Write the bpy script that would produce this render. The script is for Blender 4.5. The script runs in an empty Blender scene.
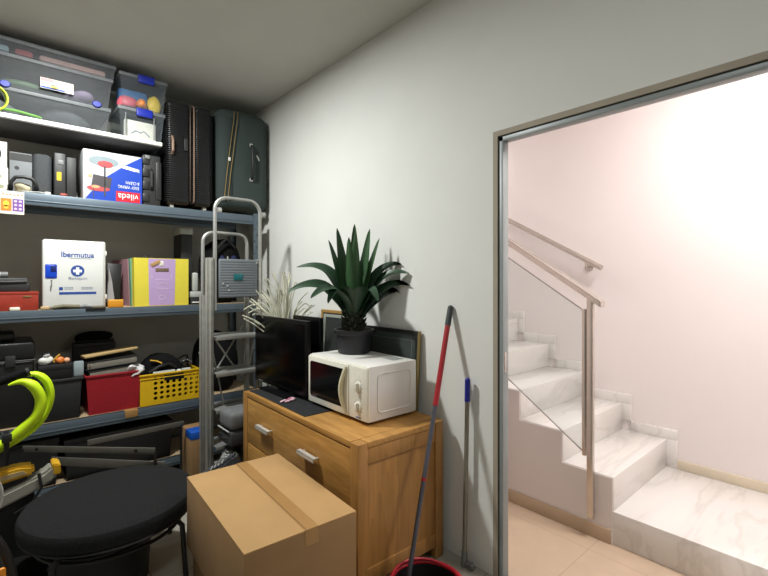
import bpy, bmesh, math, random
from mathutils import Vector, Matrix
C = bpy.context.scene.collection
SC = bpy.context.scene
PI = math.pi

# ------------------------------------------------------------------ camera, world, lights, exposure
H = 1.42
cd = bpy.data.cameras.new('camera'); cam = bpy.data.objects.new('camera', cd); C.objects.link(cam)
cd.sensor_width = 36; cd.sensor_fit = 'HORIZONTAL'; cd.lens = 36*440/768
cd.shift_y = -7.5/768; cd.clip_start = 0.02
cam.location = (0, 0, H); cam.rotation_euler = (PI/2, 0, -math.atan2(388, 440))
SC.camera = cam
w = bpy.data.worlds.new('world'); SC.world = w; w.use_nodes = True
w.node_tree.nodes['Background'].inputs[0].default_value = (.75, .8, .85, 1)
w.node_tree.nodes['Background'].inputs[1].default_value = .03

def area(name, loc, size, power, col, rot=(0, 0, 0), shape='DISK', sy=None):
    l = bpy.data.lights.new(name, 'AREA'); l.shape = shape; l.size = size; l.energy = power; l.color = col
    if sy: l.size_y = sy
    o = bpy.data.objects.new(name, l); C.objects.link(o); o.location = loc; o.rotation_euler = rot
    return o
area('room_lamp_light', (.32, 2.62, 2.925), .22, 66, (.985, 1.0, .965))
area('near_fill_light', (.10, .10, 2.925), .4, 13, (.985, 1.0, .965))  # added unseen fill lamp, lifts the near part of the right wall
area('hall_lamp_light', (2.55, .10, 2.915), .56, 46, (1.0, .955, .94))
area('landing_fill_light', (2.75, 2.9, 2.915), .5, 10, (1.0, .955, .94))  # added unseen fill lamp, brightens the left of the stairwell
vs = SC.view_settings
SC.display_settings.display_device = 'sRGB'
vs.view_transform = 'Standard'; vs.look = 'None'; vs.exposure = 0.0; vs.gamma = 1.0; vs.use_curve_mapping = False

# ------------------------------------------------------------------ materials
def lin(c):
    return tuple(((v/255)/12.92 if v/255 <= .04045 else ((v/255+.055)/1.055)**2.4) for v in c)
MATS = {}
def mat(name, rgb, rough=.5, metal=0, var=.08, scale=14, bump=0, bscale=None, spec=.5, stretch=None, trans=0, emit=0, coat=0):
    if name in MATS: return MATS[name]
    m = bpy.data.materials.new(name); m.use_nodes = True; nt = m.node_tree; n = nt.nodes; L = nt.links
    b = n['Principled BSDF']; c = lin(rgb)
    b.inputs['Roughness'].default_value = rough; b.inputs['Metallic'].default_value = metal
    b.inputs['Specular IOR Level'].default_value = spec
    b.inputs['Coat Weight'].default_value = coat
    tc = n.new('ShaderNodeTexCoord'); vec = tc.outputs['Object']
    if stretch:
        mp = n.new('ShaderNodeMapping'); mp.inputs['Scale'].default_value = stretch
        L.new(vec, mp.inputs[0]); vec = mp.outputs[0]
    nz = n.new('ShaderNodeTexNoise'); nz.inputs['Scale'].default_value = scale; nz.inputs['Detail'].default_value = 5
    L.new(vec, nz.inputs['Vector'])
    cr = n.new('ShaderNodeValToRGB')
    cr.color_ramp.elements[0].position = .3; cr.color_ramp.elements[1].position = .7
    cr.color_ramp.elements[0].color = tuple(v*(1-var) for v in c)+(1,)
    cr.color_ramp.elements[1].color = tuple(min(1, v*(1+var)) for v in c)+(1,)
    L.new(nz.outputs['Fac'], cr.inputs[0]); L.new(cr.outputs[0], b.inputs['Base Color'])
    if bump:
        bn = n.new('ShaderNodeTexNoise'); bn.inputs['Scale'].default_value = bscale or scale*6; bn.inputs['Detail'].default_value = 4
        L.new(vec, bn.inputs['Vector'])
        bp = n.new('ShaderNodeBump'); bp.inputs['Strength'].default_value = bump; bp.inputs['Distance'].default_value = .004
        L.new(bn.outputs['Fac'], bp.inputs['Height']); L.new(bp.outputs[0], b.inputs['Normal'])
    if trans: b.inputs['Alpha'].default_value = 1-trans
    if emit:
        b.inputs['Emission Color'].default_value = c+(1,); b.inputs['Emission Strength'].default_value = emit
    MATS[name] = m; return m

def wood(name, rgb, dark, stretch, scale=5, rough=.45):
    m = mat(name, rgb, rough, 0, .05, 6); nt = m.node_tree; n = nt.nodes; L = nt.links; b = n['Principled BSDF']
    tc = n.new('ShaderNodeTexCoord'); mp = n.new('ShaderNodeMapping'); mp.inputs['Scale'].default_value = stretch
    L.new(tc.outputs['Object'], mp.inputs[0])
    nz = n.new('ShaderNodeTexNoise'); nz.inputs['Scale'].default_value = scale; nz.inputs['Detail'].default_value = 6; nz.inputs['Distortion'].default_value = .6
    L.new(mp.outputs[0], nz.inputs['Vector'])
    cr = n.new('ShaderNodeValToRGB'); cr.color_ramp.elements[0].position = .33; cr.color_ramp.elements[1].position = .66
    cr.color_ramp.elements[0].color = lin(dark)+(1,); cr.color_ramp.elements[1].color = lin(rgb)+(1,)
    L.new(nz.outputs['Fac'], cr.inputs[0])
    # glued staves of slightly different tone
    vo = n.new('ShaderNodeTexVoronoi'); vo.inputs['Scale'].default_value = 1.0; vo.feature = 'F1'; vo.distance = 'CHEBYCHEV'
    mp2 = n.new('ShaderNodeMapping'); mp2.inputs['Scale'].default_value = tuple(3.2 if s < 2 else 15 for s in stretch)
    L.new(tc.outputs['Object'], mp2.inputs[0]); L.new(mp2.outputs[0], vo.inputs['Vector'])
    sp = n.new('ShaderNodeSeparateColor'); L.new(vo.outputs['Color'], sp.inputs[0])
    mr = n.new('ShaderNodeMapRange'); mr.inputs[3].default_value = .86; mr.inputs[4].default_value = 1.08; L.new(sp.outputs[0], mr.inputs[0])
    mx = n.new('ShaderNodeMix'); mx.data_type = 'RGBA'; mx.blend_type = 'MULTIPLY'; mx.inputs[0].default_value = 1
    L.new(cr.outputs[0], mx.inputs[6]); L.new(mr.outputs[0], mx.inputs[7])
    L.new(mx.outputs[2], b.inputs['Base Color'])
    return m

def marble(name):
    m = mat(name, (226, 220, 214), .22, 0, .03, 3); nt = m.node_tree; n = nt.nodes; L = nt.links; b = n['Principled BSDF']
    tc = n.new('ShaderNodeTexCoord'); mp = n.new('ShaderNodeMapping'); mp.inputs['Rotation'].default_value = (.5, .3, .75); mp.inputs['Scale'].default_value = (.55, 3.0, 1.6)
    L.new(tc.outputs['Object'], mp.inputs[0])
    nz = n.new('ShaderNodeTexNoise'); nz.inputs['Scale'].default_value = 1.5; nz.inputs['Detail'].default_value = 7; nz.inputs['Distortion'].default_value = .35
    L.new(mp.outputs[0], nz.inputs['Vector'])
    cr = n.new('ShaderNodeValToRGB'); e = cr.color_ramp.elements
    e[0].position = .32; e[0].color = lin((212, 208, 203))+(1,)
    e[1].position = .62; e[1].color = lin((226, 223, 219))+(1,)
    a = e.new(.46); a.color = lin((222, 218, 213))+(1,)
    a = e.new(.49); a.color = lin((211, 207, 202))+(1,)
    a = e.new(.52); a.color = lin((223, 219, 215))+(1,)
    L.new(nz.outputs['Fac'], cr.inputs[0]); L.new(cr.outputs[0], b.inputs['Base Color'])
    return m

def tile(name, rgb, grout, size, off=(0, 0, 0), rough=.35):
    m = mat(name, rgb, rough, 0, .04, 9); nt = m.node_tree; n = nt.nodes; L = nt.links; b = n['Principled BSDF']
    src = b.inputs['Base Color'].links[0].from_socket
    tc = n.new('ShaderNodeTexCoord'); mp = n.new('ShaderNodeMapping'); mp.inputs['Location'].default_value = off
    L.new(tc.outputs['Object'], mp.inputs[0])
    br = n.new('ShaderNodeTexBrick'); br.offset = 0; br.inputs['Scale'].default_value = 1; br.inputs['Brick Width'].default_value = size
    br.inputs['Row Height'].default_value = size; br.inputs['Mortar Size'].default_value = .002
    br.inputs['Mortar'].default_value = lin(grout)+(1,)
    L.new(mp.outputs[0], br.inputs['Vector']); L.new(src, br.inputs['Color1']); L.new(src, br.inputs['Color2'])
    L.new(br.outputs['Color'], b.inputs['Base Color'])
    return m

def clear(name, rgb, fac, rough=.25):
    """thin see-through plastic or glass: clear share plus a glossy tinted share"""
    m = bpy.data.materials.new(name); m.use_nodes = True; nt = m.node_tree; n = nt.nodes; L = nt.links
    b = n['Principled BSDF']; b.inputs['Base Color'].default_value = lin(rgb)+(1,); b.inputs['Roughness'].default_value = rough
    t = n.new('ShaderNodeBsdfTransparent'); t.inputs[0].default_value = (.93, .95, .95, 1)
    fr = n.new('ShaderNodeTexNoise'); fr.inputs['Scale'].default_value = 22; fr.inputs['Detail'].default_value = 4
    tc = n.new('ShaderNodeTexCoord'); L.new(tc.outputs['Object'], fr.inputs['Vector'])
    mr = n.new('ShaderNodeMapRange'); mr.inputs[3].default_value = fac*.75; mr.inputs[4].default_value = fac*1.25
    L.new(fr.outputs['Fac'], mr.inputs[0])
    mx = n.new('ShaderNodeMixShader'); L.new(mr.outputs[0], mx.inputs[0]); L.new(t.outputs[0], mx.inputs[1]); L.new(b.outputs[0], mx.inputs[2])
    L.new(mx.outputs[0], n['Material Output'].inputs[0])
    return m

# ------------------------------------------------------------------ mesh builder
class B:
    def __init__(s): s.bm = bmesh.new()
    def merge(s, t):
        me = bpy.data.meshes.new('tmp'); t.to_mesh(me); t.free(); s.bm.from_mesh(me); bpy.data.meshes.remove(me); return s
    def box(s, x0, x1, y0, y1, z0, z1, bev=0, seg=2, taper=None, rot=None):
        t = bmesh.new(); bmesh.ops.create_cube(t, size=1)
        for v in t.verts:
            v.co = Vector(((x0+x1)/2+v.co.x*(x1-x0), (y0+y1)/2+v.co.y*(y1-y0), (z0+z1)/2+v.co.z*(z1-z0)))
        if taper:                      # shrink the bottom by this much on each side
            cx, cy = (x0+x1)/2, (y0+y1)/2
            for v in t.verts:
                if v.co.z < (z0+z1)/2:
                    v.co.x += taper if v.co.x < cx else -taper
                    v.co.y += taper if v.co.y < cy else -taper
        if bev: bmesh.ops.bevel(t, geom=t.edges[:]+t.verts[:], offset=bev, segments=seg, affect='EDGES', profile=.5)
        if rot is not None: bmesh.ops.transform(t, matrix=rot, verts=t.verts)
        return s.merge(t)
    def cyl(s, p0, p1, r0, r1=None, n=20, cap=True):
        r1 = r0 if r1 is None else r1; p0 = Vector(p0); p1 = Vector(p1); d = p1-p0
        t = bmesh.new(); bmesh.ops.create_cone(t, cap_ends=cap, segments=n, radius1=r0, radius2=r1, depth=d.length)
        q = d.to_track_quat('Z', 'Y').to_matrix().to_4x4()
        bmesh.ops.transform(t, matrix=Matrix.Translation((p0+p1)/2) @ q, verts=t.verts)
        return s.merge(t)
    def tube(s, pts, r, n=10, closed=False, flat=None):
        pts = [Vector(p) for p in pts]; N = len(pts); rs = r if isinstance(r, (list, tuple)) else [r]*N
        t = bmesh.new(); rings = []; up = Vector((0, 0, 1)); prev = None
        for i, p in enumerate(pts):
            a = pts[(i-1) % N] if (closed or i > 0) else p
            c = pts[(i+1) % N] if (closed or i < N-1) else p
            d = (c-a).normalized()
            if prev is None:
                u = d.cross(up if abs(d.dot(up)) < .95 else Vector((1, 0, 0))).normalized()
            else:
                u = (prev-d*prev.dot(d)).normalized()
            prev = u; v = d.cross(u)
            k = flat if flat else 1
            rings.append([t.verts.new(p+(u*math.cos(2*PI*j/n)+v*math.sin(2*PI*j/n)*k)*rs[i]) for j in range(n)])
        M = N if closed else N-1
        for i in range(M):
            a, b = rings[i], rings[(i+1) % N]
            for j in range(n): t.faces.new((a[j], a[(j+1) % n], b[(j+1) % n], b[j]))
        if not closed:
            t.faces.new(rings[0][::-1]); t.faces.new(rings[-1])
        bmesh.ops.recalc_face_normals(t, faces=t.faces)
        return s.merge(t)
    def lathe(s, prof, n=32, c=(0, 0, 0), sx=1, sy=1):
        t = bmesh.new(); rings = []
        for r, z in prof:
            if r < 1e-6: rings.append([t.verts.new((c[0], c[1], c[2]+z))])
            else: rings.append([t.verts.new((c[0]+r*sx*math.cos(2*PI*j/n), c[1]+r*sy*math.sin(2*PI*j/n), c[2]+z)) for j in range(n)])
        for a, b in zip(rings, rings[1:]):
            if len(a) == 1 and len(b) == 1: continue
            for j in range(n):
                k = (j+1) % n
                if len(a) == 1: t.faces.new((a[0], b[k], b[j]))
                elif len(b) == 1: t.faces.new((a[j], a[k], b[0]))
                else: t.faces.new((a[j], a[k], b[k], b[j]))
        bmesh.ops.recalc_face_normals(t, faces=t.faces)
        return s.merge(t)
    def prism(s, poly, axis, a, b, bev=0):
        t = bmesh.new()
        def P(p, h):
            return {'x': (h, p[0], p[1]), 'y': (p[0], h, p[1]), 'z': (p[0], p[1], h)}[axis]
        lo = [t.verts.new(P(p, a)) for p in poly]; hi = [t.verts.new(P(p, b)) for p in poly]
        t.faces.new(lo); t.faces.new(hi); n = len(poly)
        for i in range(n): t.faces.new((lo[i], lo[(i+1) % n], hi[(i+1) % n], hi[i]))
        bmesh.ops.recalc_face_normals(t, faces=t.faces)
        if bev: bmesh.ops.bevel(t, geom=t.edges[:], offset=bev, segments=2, affect='EDGES')
        return s.merge(t)
    def blob(s, c, r, seed=0, amp=.12, freq=3, sub=3, zmin=None):
        rnd = random.Random(seed); t = bmesh.new(); bmesh.ops.create_icosphere(t, subdivisions=sub, radius=1)
        ph = [(Vector((rnd.uniform(-1, 1), rnd.uniform(-1, 1), rnd.uniform(-1, 1)))*freq, rnd.uniform(0, 6)) for _ in range(7)]
        for v in t.verts:
            k = 1+amp*sum(math.sin(v.co.dot(f)+p) for f, p in ph)/2.2
            v.co = Vector((c[0]+v.co.x*r[0]*k, c[1]+v.co.y*r[1]*k, c[2]+v.co.z*r[2]*k))
            if zmin is not None and v.co.z < zmin: v.co.z = zmin
        return s.merge(t)
    def perf(s, xs, zs, y0, y1, hole):
        """plate in the x-z plane cut by holes; hole(i,j) -> None (solid) or (rx,rz)"""
        t = bmesh.new()
        for i in range(len(xs)-1):
            for j in range(len(zs)-1):
                xa, xb, za, zb = xs[i], xs[i+1], zs[j], zs[j+1]; cx, cz = (xa+xb)/2, (za+zb)/2
                h = hole(i, j)
                outer = [(xb, cz), (xb, zb), (cx, zb), (xa, zb), (xa, cz), (xa, za), (cx, za), (xb, za)]
                if not h:
                    for y in (y0, y1): t.faces.new([t.verts.new((x, y, z)) for x, z in outer])
                    continue
                inner = [(cx+h[0]*math.cos(k*PI/4), cz+h[1]*math.sin(k*PI/4)) for k in range(8)]
                R = [[t.verts.new((x, y, z)) for x, z in L] for y in (y0, y1) for L in (outer, inner)]
                for k in range(8):
                    q = (k+1) % 8
                    t.faces.new((R[0][k], R[0][q], R[1][q], R[1][k])); t.faces.new((R[2][k], R[2][q], R[3][q], R[3][k]))
                    t.faces.new((R[1][k], R[1][q], R[3][q], R[3][k]))
        x0, x1, z0, z1 = xs[0], xs[-1], zs[0], zs[-1]
        for a, b in (((x0, z0), (x1, z0)), ((x1, z0), (x1, z1)), ((x1, z1), (x0, z1)), ((x0, z1), (x0, z0))):
            t.faces.new([t.verts.new((a[0], y0, a[1])), t.verts.new((b[0], y0, b[1])), t.verts.new((b[0], y1, b[1])), t.verts.new((a[0], y1, a[1]))])
        bmesh.ops.remove_doubles(t, verts=t.verts, dist=1e-5)
        bmesh.ops.recalc_face_normals(t, faces=t.faces)
        return s.merge(t)
    def quad(s, a, b, c, d):
        s.bm.faces.new([s.bm.verts.new(p) for p in (a, b, c, d)]); return s
    def rot(s, m): bmesh.ops.transform(s.bm, matrix=m, verts=s.bm.verts); return s
    def put(s, name, m, parent=None, loc=None, rz=0, sharp=38):
        me = bpy.data.meshes.new(name); s.bm.to_mesh(me); s.bm.free(); me.materials.append(m)
        for p in me.polygons: p.use_smooth = True
        me.set_sharp_from_angle(angle=math.radians(sharp))
        o = bpy.data.objects.new(name, me); C.objects.link(o)
        if parent: o.parent = parent
        if loc: o.location = loc
        if rz: o.rotation_euler = (0, 0, rz)
        return o

def tag(o, label, cat, group=None):
    o['label'] = label; o['category'] = cat
    if group: o['group'] = group
    return o
def thing(name, label, cat, loc=(0, 0, 0), rz=0, group=None):
    o = bpy.data.objects.new(name, None); C.objects.link(o); o.empty_display_size = .05
    o.location = loc; o.rotation_euler = (0, 0, rz); return tag(o, label, cat, group)
def struct(o): o['kind'] = 'structure'; return o
def look(o, label): o['label'] = label; return o

def text(name, s, m, parent, x, y, z, width=None, height=None, turn=False, bold=0, ext=.0006):
    """lettering on a face that looks towards -y; turn = upside down"""
    cu = bpy.data.curves.new(name, 'FONT'); cu.body = s; cu.size = .1; cu.align_x = 'CENTER'; cu.align_y = 'CENTER'; cu.extrude = 0; cu.offset = bold
    tmp = bpy.data.objects.new(name, cu); C.objects.link(tmp)
    bpy.context.view_layer.update()
    me = bpy.data.meshes.new_from_object(tmp.evaluated_get(bpy.context.evaluated_depsgraph_get()))
    bpy.data.objects.remove(tmp)
    xs = [v.co.x for v in me.vertices]; ys = [v.co.y for v in me.vertices]
    w0, h0 = max(xs)-min(xs), max(ys)-min(ys); cx, cy = (max(xs)+min(xs))/2, (max(ys)+min(ys))/2
    kx = width/w0 if width else height/h0; ky = height/h0 if height else kx
    sg = -1 if turn else 1
    for v in me.vertices:
        a, b = (v.co.x-cx)*kx*sg, (v.co.y-cy)*ky*sg
        v.co = (a, -ext, b)
    me.materials.append(m)
    o = bpy.data.objects.new(name, me); C.objects.link(o); o.parent = parent; o.location = (x, y, z); return o

def ell(b, cx, y, cz, rx, rz, n=28):
    b.bm.faces.new([b.bm.verts.new((cx+rx*math.cos(2*PI*k/n), y, cz+rz*math.sin(2*PI*k/n))) for k in range(n)]); return b
def poly(b, pts, y):
    b.bm.faces.new([b.bm.verts.new((p[0], y, p[1])) for p in pts]); return b
def arc(c, r, a0, a1, n, plane='xz', y=0):
    out = []
    for k in range(n+1):
        a = a0+(a1-a0)*k/n; out.append((c[0]+r*math.cos(a), y, c[1]+r*math.sin(a)))
    return out

# ------------------------------------------------------------------ palette
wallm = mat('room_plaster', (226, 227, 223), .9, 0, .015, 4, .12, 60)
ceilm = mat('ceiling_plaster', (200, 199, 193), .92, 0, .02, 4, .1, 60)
hallm = mat('hall_plaster', (230, 222, 220), .9, 0, .01, 4, .06, 60)
tilem = tile('grey_floor_tile', (160, 157, 147), (98, 94, 87), .33, (.1, .05, 0))
halltile = tile('beige_floor_tile', (205, 182, 158), (180, 156, 132), .60, (.05, .17, 0), .3)
beigebase = mat('beige_baseboard', (190, 168, 142), .4, 0, .05, 6)
marb = marble('white_marble')
framem = mat('grey_metal_frame', (146, 153, 154), .4, .1, .03, 8)
beamm = mat('blue_grey_shelf_steel', (92, 105, 116), .45, .3, .05, 10)
chip = mat('chipboard', (168, 146, 116), .8, 0, .15, 60, .1)
whiteboard = mat('white_melamine', (222, 222, 214), .5, 0, .03)
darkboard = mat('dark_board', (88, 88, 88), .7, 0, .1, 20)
black = mat('black_plastic', (17, 17, 18), .5, 0, .15, 12)
black_soft = mat('black_fabric', (18, 18, 19), .95, 0, .3, 60, .5, 220, spec=.15)
charcoal = mat('charcoal_plastic', (38, 39, 40), .55, 0, .12, 14)
greyp = mat('grey_plastic', (118, 120, 120), .5, 0, .08)
lgrey = mat('light_grey_plastic', (176, 178, 174), .45, 0, .06)
whitep = mat('white_plastic', (226, 227, 222), .38, 0, .02)
cream = mat('cream_plastic', (228, 226, 214), .4, 0, .02)
bluep = mat('blue_plastic', (22, 40, 150), .4, 0, .06)
bluei = mat('blue_ink', (36, 72, 150), .6, 0, .02)
greyi = mat('grey_ink', (140, 152, 168), .6, 0, .02)
whitei = mat('white_ink', (236, 236, 236), .6, 0, .02)
redp = mat('red_plastic', (168, 22, 38), .4, 0, .06)
redcrate = mat('dusty_red_plastic', (150, 20, 34), .55, 0, .12, 40)
yellowp = mat('yellow_plastic', (226, 182, 22), .5, 0, .06)
alu = mat('brushed_aluminium', (176, 177, 174), .42, .6, .06, 30)
aluw = mat('worn_aluminium', (164, 164, 158), .5, .35, .10, 25)
chrome = mat('satin_steel', (206, 198, 190), .25, .9, .03)
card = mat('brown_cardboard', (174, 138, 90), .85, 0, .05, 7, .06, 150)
card_shaded = mat('shaded_cardboard', (142, 110, 72), .85, 0, .07, 6, .06, 150)  # same cardboard darkened, the shade of the sides is put into its colour
tapem = mat('brown_tape', (160, 122, 74), .35, 0, .05, 8)
oak = wood('golden_oak', (190, 142, 76), (166, 120, 60), (9, .8, 9))
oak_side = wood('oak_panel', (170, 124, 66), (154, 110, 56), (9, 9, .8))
redmetal = mat('red_painted_metal', (156, 52, 36), .5, .1, .1, 20)
gold = mat('gold_trim', (150, 130, 84), .35, .6, .1, 30)
copper = mat('copper_trim', (122, 98, 82), .55, .2, .05)
glassm = clear('clear_glass', (200, 205, 205), .025, .03)
binm = clear('clear_bin_plastic', (100, 104, 108), .34, .55)
binm2 = clear('clear_box_plastic', (130, 138, 144), .18, .5)
rimm = clear('translucent_rim', (128, 132, 136), .6, .5)

# ------------------------------------------------------------------ room shell
XW, XO = 1.79, 1.91
LX, NY, BY = -1.0, -1.1, 3.97
CZ = 2.95
DY0, DY1, DZ = .05, 1.238, 2.131
struct(B().box(LX-.1, XW+.06, NY-.1, BY+.1, -.1, 0).put('floor', tilem))
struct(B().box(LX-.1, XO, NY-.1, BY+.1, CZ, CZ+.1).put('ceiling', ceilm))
struct(B().box(LX-.1, XO, BY, BY+.1, 0, CZ).put('wall_back', mat('shaded_plaster', (188, 186, 178), .95, 0, .03, 5, .1, 60)))  # white plaster greyed, the shelving's shade is put into its colour
sidem = mat('darkened_plaster', (146, 144, 138), .95, 0, .05, 3)  # unseen walls, coloured darker to cut the light they bounce
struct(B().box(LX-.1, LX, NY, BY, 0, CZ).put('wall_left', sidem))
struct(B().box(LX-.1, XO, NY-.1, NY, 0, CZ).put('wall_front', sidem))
b = B(); b.box(XW, XO, DY1, BY, 0, CZ); b.box(XW, XO, NY, DY0, 0, CZ); b.box(XW, XO, DY0, DY1, DZ, CZ)
struct(b.put('wall_right', wallm))
reveal = mat('taupe_reveal', (168, 158, 142), .8, 0, .04, 8)
TW, FW = .025, .026
b = B(); b.box(XW-.001, 1.838, DY1-TW, DY1, 0, DZ); b.box(XW-.001, 1.838, DY0, DY0+TW, 0, DZ); b.box(XW-.001, 1.838, DY0+TW, DY1-TW, DZ-TW, DZ)
struct(b.put('trim_1', reveal))
# metal door frame set inside the opening: a stepped profile on three sides
dk = mat('dark_gasket', (44, 48, 44), .7)
d1 = bpy.data.objects.new('door_1', None); C.objects.link(d1); struct(d1)
b = B(); T2, X0, X1 = TW+FW, 1.797, 1.842
b.box(X0, X1, DY1-T2, DY1-TW-.001, 0, DZ-TW-.001, .002); b.box(X0, X1, DY0+TW+.001, DY0+T2, 0, DZ-TW-.001, .002); b.box(X0, X1, DY0+TW+.001, DY1-TW-.001, DZ-T2, DZ-TW-.001, .002)
b.put('door_frame', framem, d1)
b = B(); b.box(X0-.002, X0+.001, DY1-TW-.005, DY1-TW-.0005, 0, DZ-TW); b.box(X0-.002, X0+.001, DY0+TW, DY1-TW, DZ-TW-.005, DZ-TW-.0005)
b.put('gasket', dk, d1)
b = B(); b.box(X0+.012, X0+.028, DY1-T2-.0015, DY1-T2+.001, .98, 1.08, .0005); b.put('strike_plate', chrome, d1)

# ------------------------------------------------------------------ stair hall
SX, FX, HB, HN = 2.49, 3.38, 3.6, -1.1
struct(B().box(XW+.06, FX+.1, HN-.1, HB+.1, -.1, 0).put('floor_hall', halltile))
struct(B().box(FX, FX+.1, HN, HB, 0, 2.95).put('wall_stair', hallm))
struct(B().box(XO, FX+.1, HB, HB+.1, 0, 2.95).put('wall_hall_back', hallm))
struct(B().box(XO, FX+.1, HN-.1, HN, 0, 2.95).put('wall_hall_front', hallm))
struct(B().box(XO, FX+.1, HN-.1, HB+.1, 2.95, 3.05).put('ceiling_hall', hallm))
b = B(); b.box(XO, XO+.004, DY1, HB, 0, 2.95); b.box(XO, XO+.004, HN, DY0, 0, 2.95); b.box(XO, XO+.004, DY0, DY1, DZ, 2.95)
struct(b.put('wall_hall', hallm))
st = bpy.data.objects.new('stairs', None); C.objects.link(st); struct(st)
NS, Y0, RUN, Z0, RISE = 9, .958, .281, .177, .1825
B().box(SX, FX, HN, HB, 0, Z0, .003).put('landing', marb, st)
for k in range(1, NS):
    y = Y0+RUN*(k-1); z = Z0+RISE*k
    o = B().box(SX+.001, FX, y, HB if k == NS-1 else y+RUN+.02, z-RISE if k > 1 else Z0, z, .003).put('step', marb, st)
# painted cheek below the treads, on the corridor side
pts = [(Y0+.004, 0), (Y0+.004, Z0+RISE-.006)]
for k in range(1, NS):
    y = Y0+RUN*(k-1); z = Z0+RISE*k-.006
    if k > 1: pts.append((y+.004, z-RISE)); pts.append((y+.004, z))
pts += [(HB, Z0+RISE*(NS-1)-.006), (HB, 0)]
B().prism(pts, 'x', SX-.004, SX+.02).put('stringer_panel', hallm, st)
struct(B().box(SX-.014, SX-.004, Y0+.012, HB, 0, .078, .002).put('baseboard_stairs', beigebase))
# stepped skirting on the far wall
b = B(); b.box(FX-.012, FX, HN, Y0-.055, Z0, Z0+.06, .002)
struct(b.put('baseboard_landing', mat('pale_stone', (214, 202, 180), .35, 0, .04, 6)))
b = B()
for k in range(1, NS):
    y = Y0+RUN*(k-1); z = Z0+RISE*k
    b.box(FX-.013, FX, y-.06, y+RUN-.06, z, z+.068, .001); b.box(FX-.0131, FX, y-.06, y+.001, z-RISE+(0 if k == 1 else .067), z+.001, .001)
struct(b.put('trim_2', marb))
struct(B().box(XO+.004, XO+.014, DY1+.02, HB, 0, .078, .002).put('baseboard_hall', beigebase))
struct(B().box(XO+.004, XO+.014, HN, DY0-.02, 0, .078, .002).put('baseboard_hall_front', beigebase))

def zr(y): return 1.30+(y-1.007)*.648          # handrail centre height
ra = thing('stair_railing', 'flat metal handrail on a steel post with clear glass panel beside the marble steps', 'railing', (2.455, 1.07, 0))
b = B(); b.prism([(1.0-1.07, zr(1.0)-.022), (1.0-1.07, zr(1.0)+.012), (3.0-1.07, zr(3.0)+.022), (3.0-1.07, zr(3.0)-.022)], 'x', -.03, .03, .004)
b.put('handrail', chrome, ra)
B().box(-.012, .012, -.022, .012, .112, 1.315, .002).put('post', chrome, ra)
B().box(-.016, .016, .016, .036, .45, 1.262, .003).put('glass_clamp', chrome, ra)
B().box(.012, .035, -.016, .006, .13, .16, .002).put('wall_fixing', chrome, ra)
B().prism([(.036, .468), (.036, 1.255), (1.9, 1.255+1.864*.65), (1.9, .468+1.864*.68)], 'x', -.005, .005).put('glass_panel', glassm, ra)
for za, kk_ in ((.468, .68), (1.255, .65)): B().tube([(0, .036, za), (0, 1.9, za+1.864*kk_)], .0035, 6).put('glass_edge', mat('edge_grey', (168, 160, 156), .4), ra)
hr = thing('wall_handrail', 'thin round steel handrail fixed to the pink far wall', 'handrail', (3.31, 1.4, 1.51))
B().cyl((0, -.045, 0), (0, 1.7, 1.7*.549+.025), .02, n=20).put('tube', chrome, hr)
for yy in (.075, 1.3):
    zz = (yy+.045)*.549
    br = B().tube([(0, yy, zz-.015), (.02, yy, zz-.05), (.05, yy, zz-.055), (.068, yy, zz-.055)], .007).put('bracket', chrome, hr)
    B().cyl((.062, yy, zz-.055), (.07, yy, zz-.055), .032, n=20).put('wall_plate', chrome, br)

# ------------------------------------------------------------------ lamps (the near and landing ones are added unseen fill)
glow = mat('lit_diffuser', (244, 248, 232), .6, emit=4)
lp = thing('ceiling_lamp', 'small round white lamp on the storeroom ceiling before the shelving', 'lamp', (.32, 2.62, 2.932))
B().lathe([(.0, .0165), (.13, .0165), (.13, .006), (.12, .0), (.112, .0), (.112, .008), (0, .008)]).put('housing', whitep, lp)
B().lathe([(0, .003), (.11, .003), (.11, .007), (0, .007)]).put('diffuser', glow, lp)
lp = thing('ceiling_lamp', 'added unseen fill lamp on the storeroom ceiling nearest the camera', 'lamp', (.10, .10, 2.932))
B().lathe([(.0, .0165), (.23, .0165), (.23, .006), (.22, .0), (.212, .0), (.212, .008), (0, .008)]).put('housing', whitep, lp)
B().lathe([(0, .003), (.21, .003), (.21, .007), (0, .007)]).put('diffuser', mat('fill_diffuser', (244, 248, 232), .6, emit=1), lp)
hl = thing('ceiling_lamp', 'round white lamp on the stair hall ceiling', 'lamp', (2.55, .10, 2.92))
B().lathe([(.0, .029), (.31, .029), (.31, .012), (.30, .0), (.285, .0), (.285, .012), (0, .012)]).put('housing', whitep, hl)
B().lathe([(0, .003), (.28, .003), (.28, .01), (0, .01)]).put('diffuser', glow, hl)
hl = thing('ceiling_lamp', 'added unseen fill lamp above the upper stairs', 'lamp', (2.75, 2.9, 2.92))
B().lathe([(.0, .029), (.28, .029), (.28, .012), (.27, .0), (.26, .0), (.26, .012), (0, .012)]).put('housing', whitep, hl)
B().lathe([(0, .003), (.25, .003), (.25, .01), (0, .01)]).put('diffuser', glow, hl)

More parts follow.
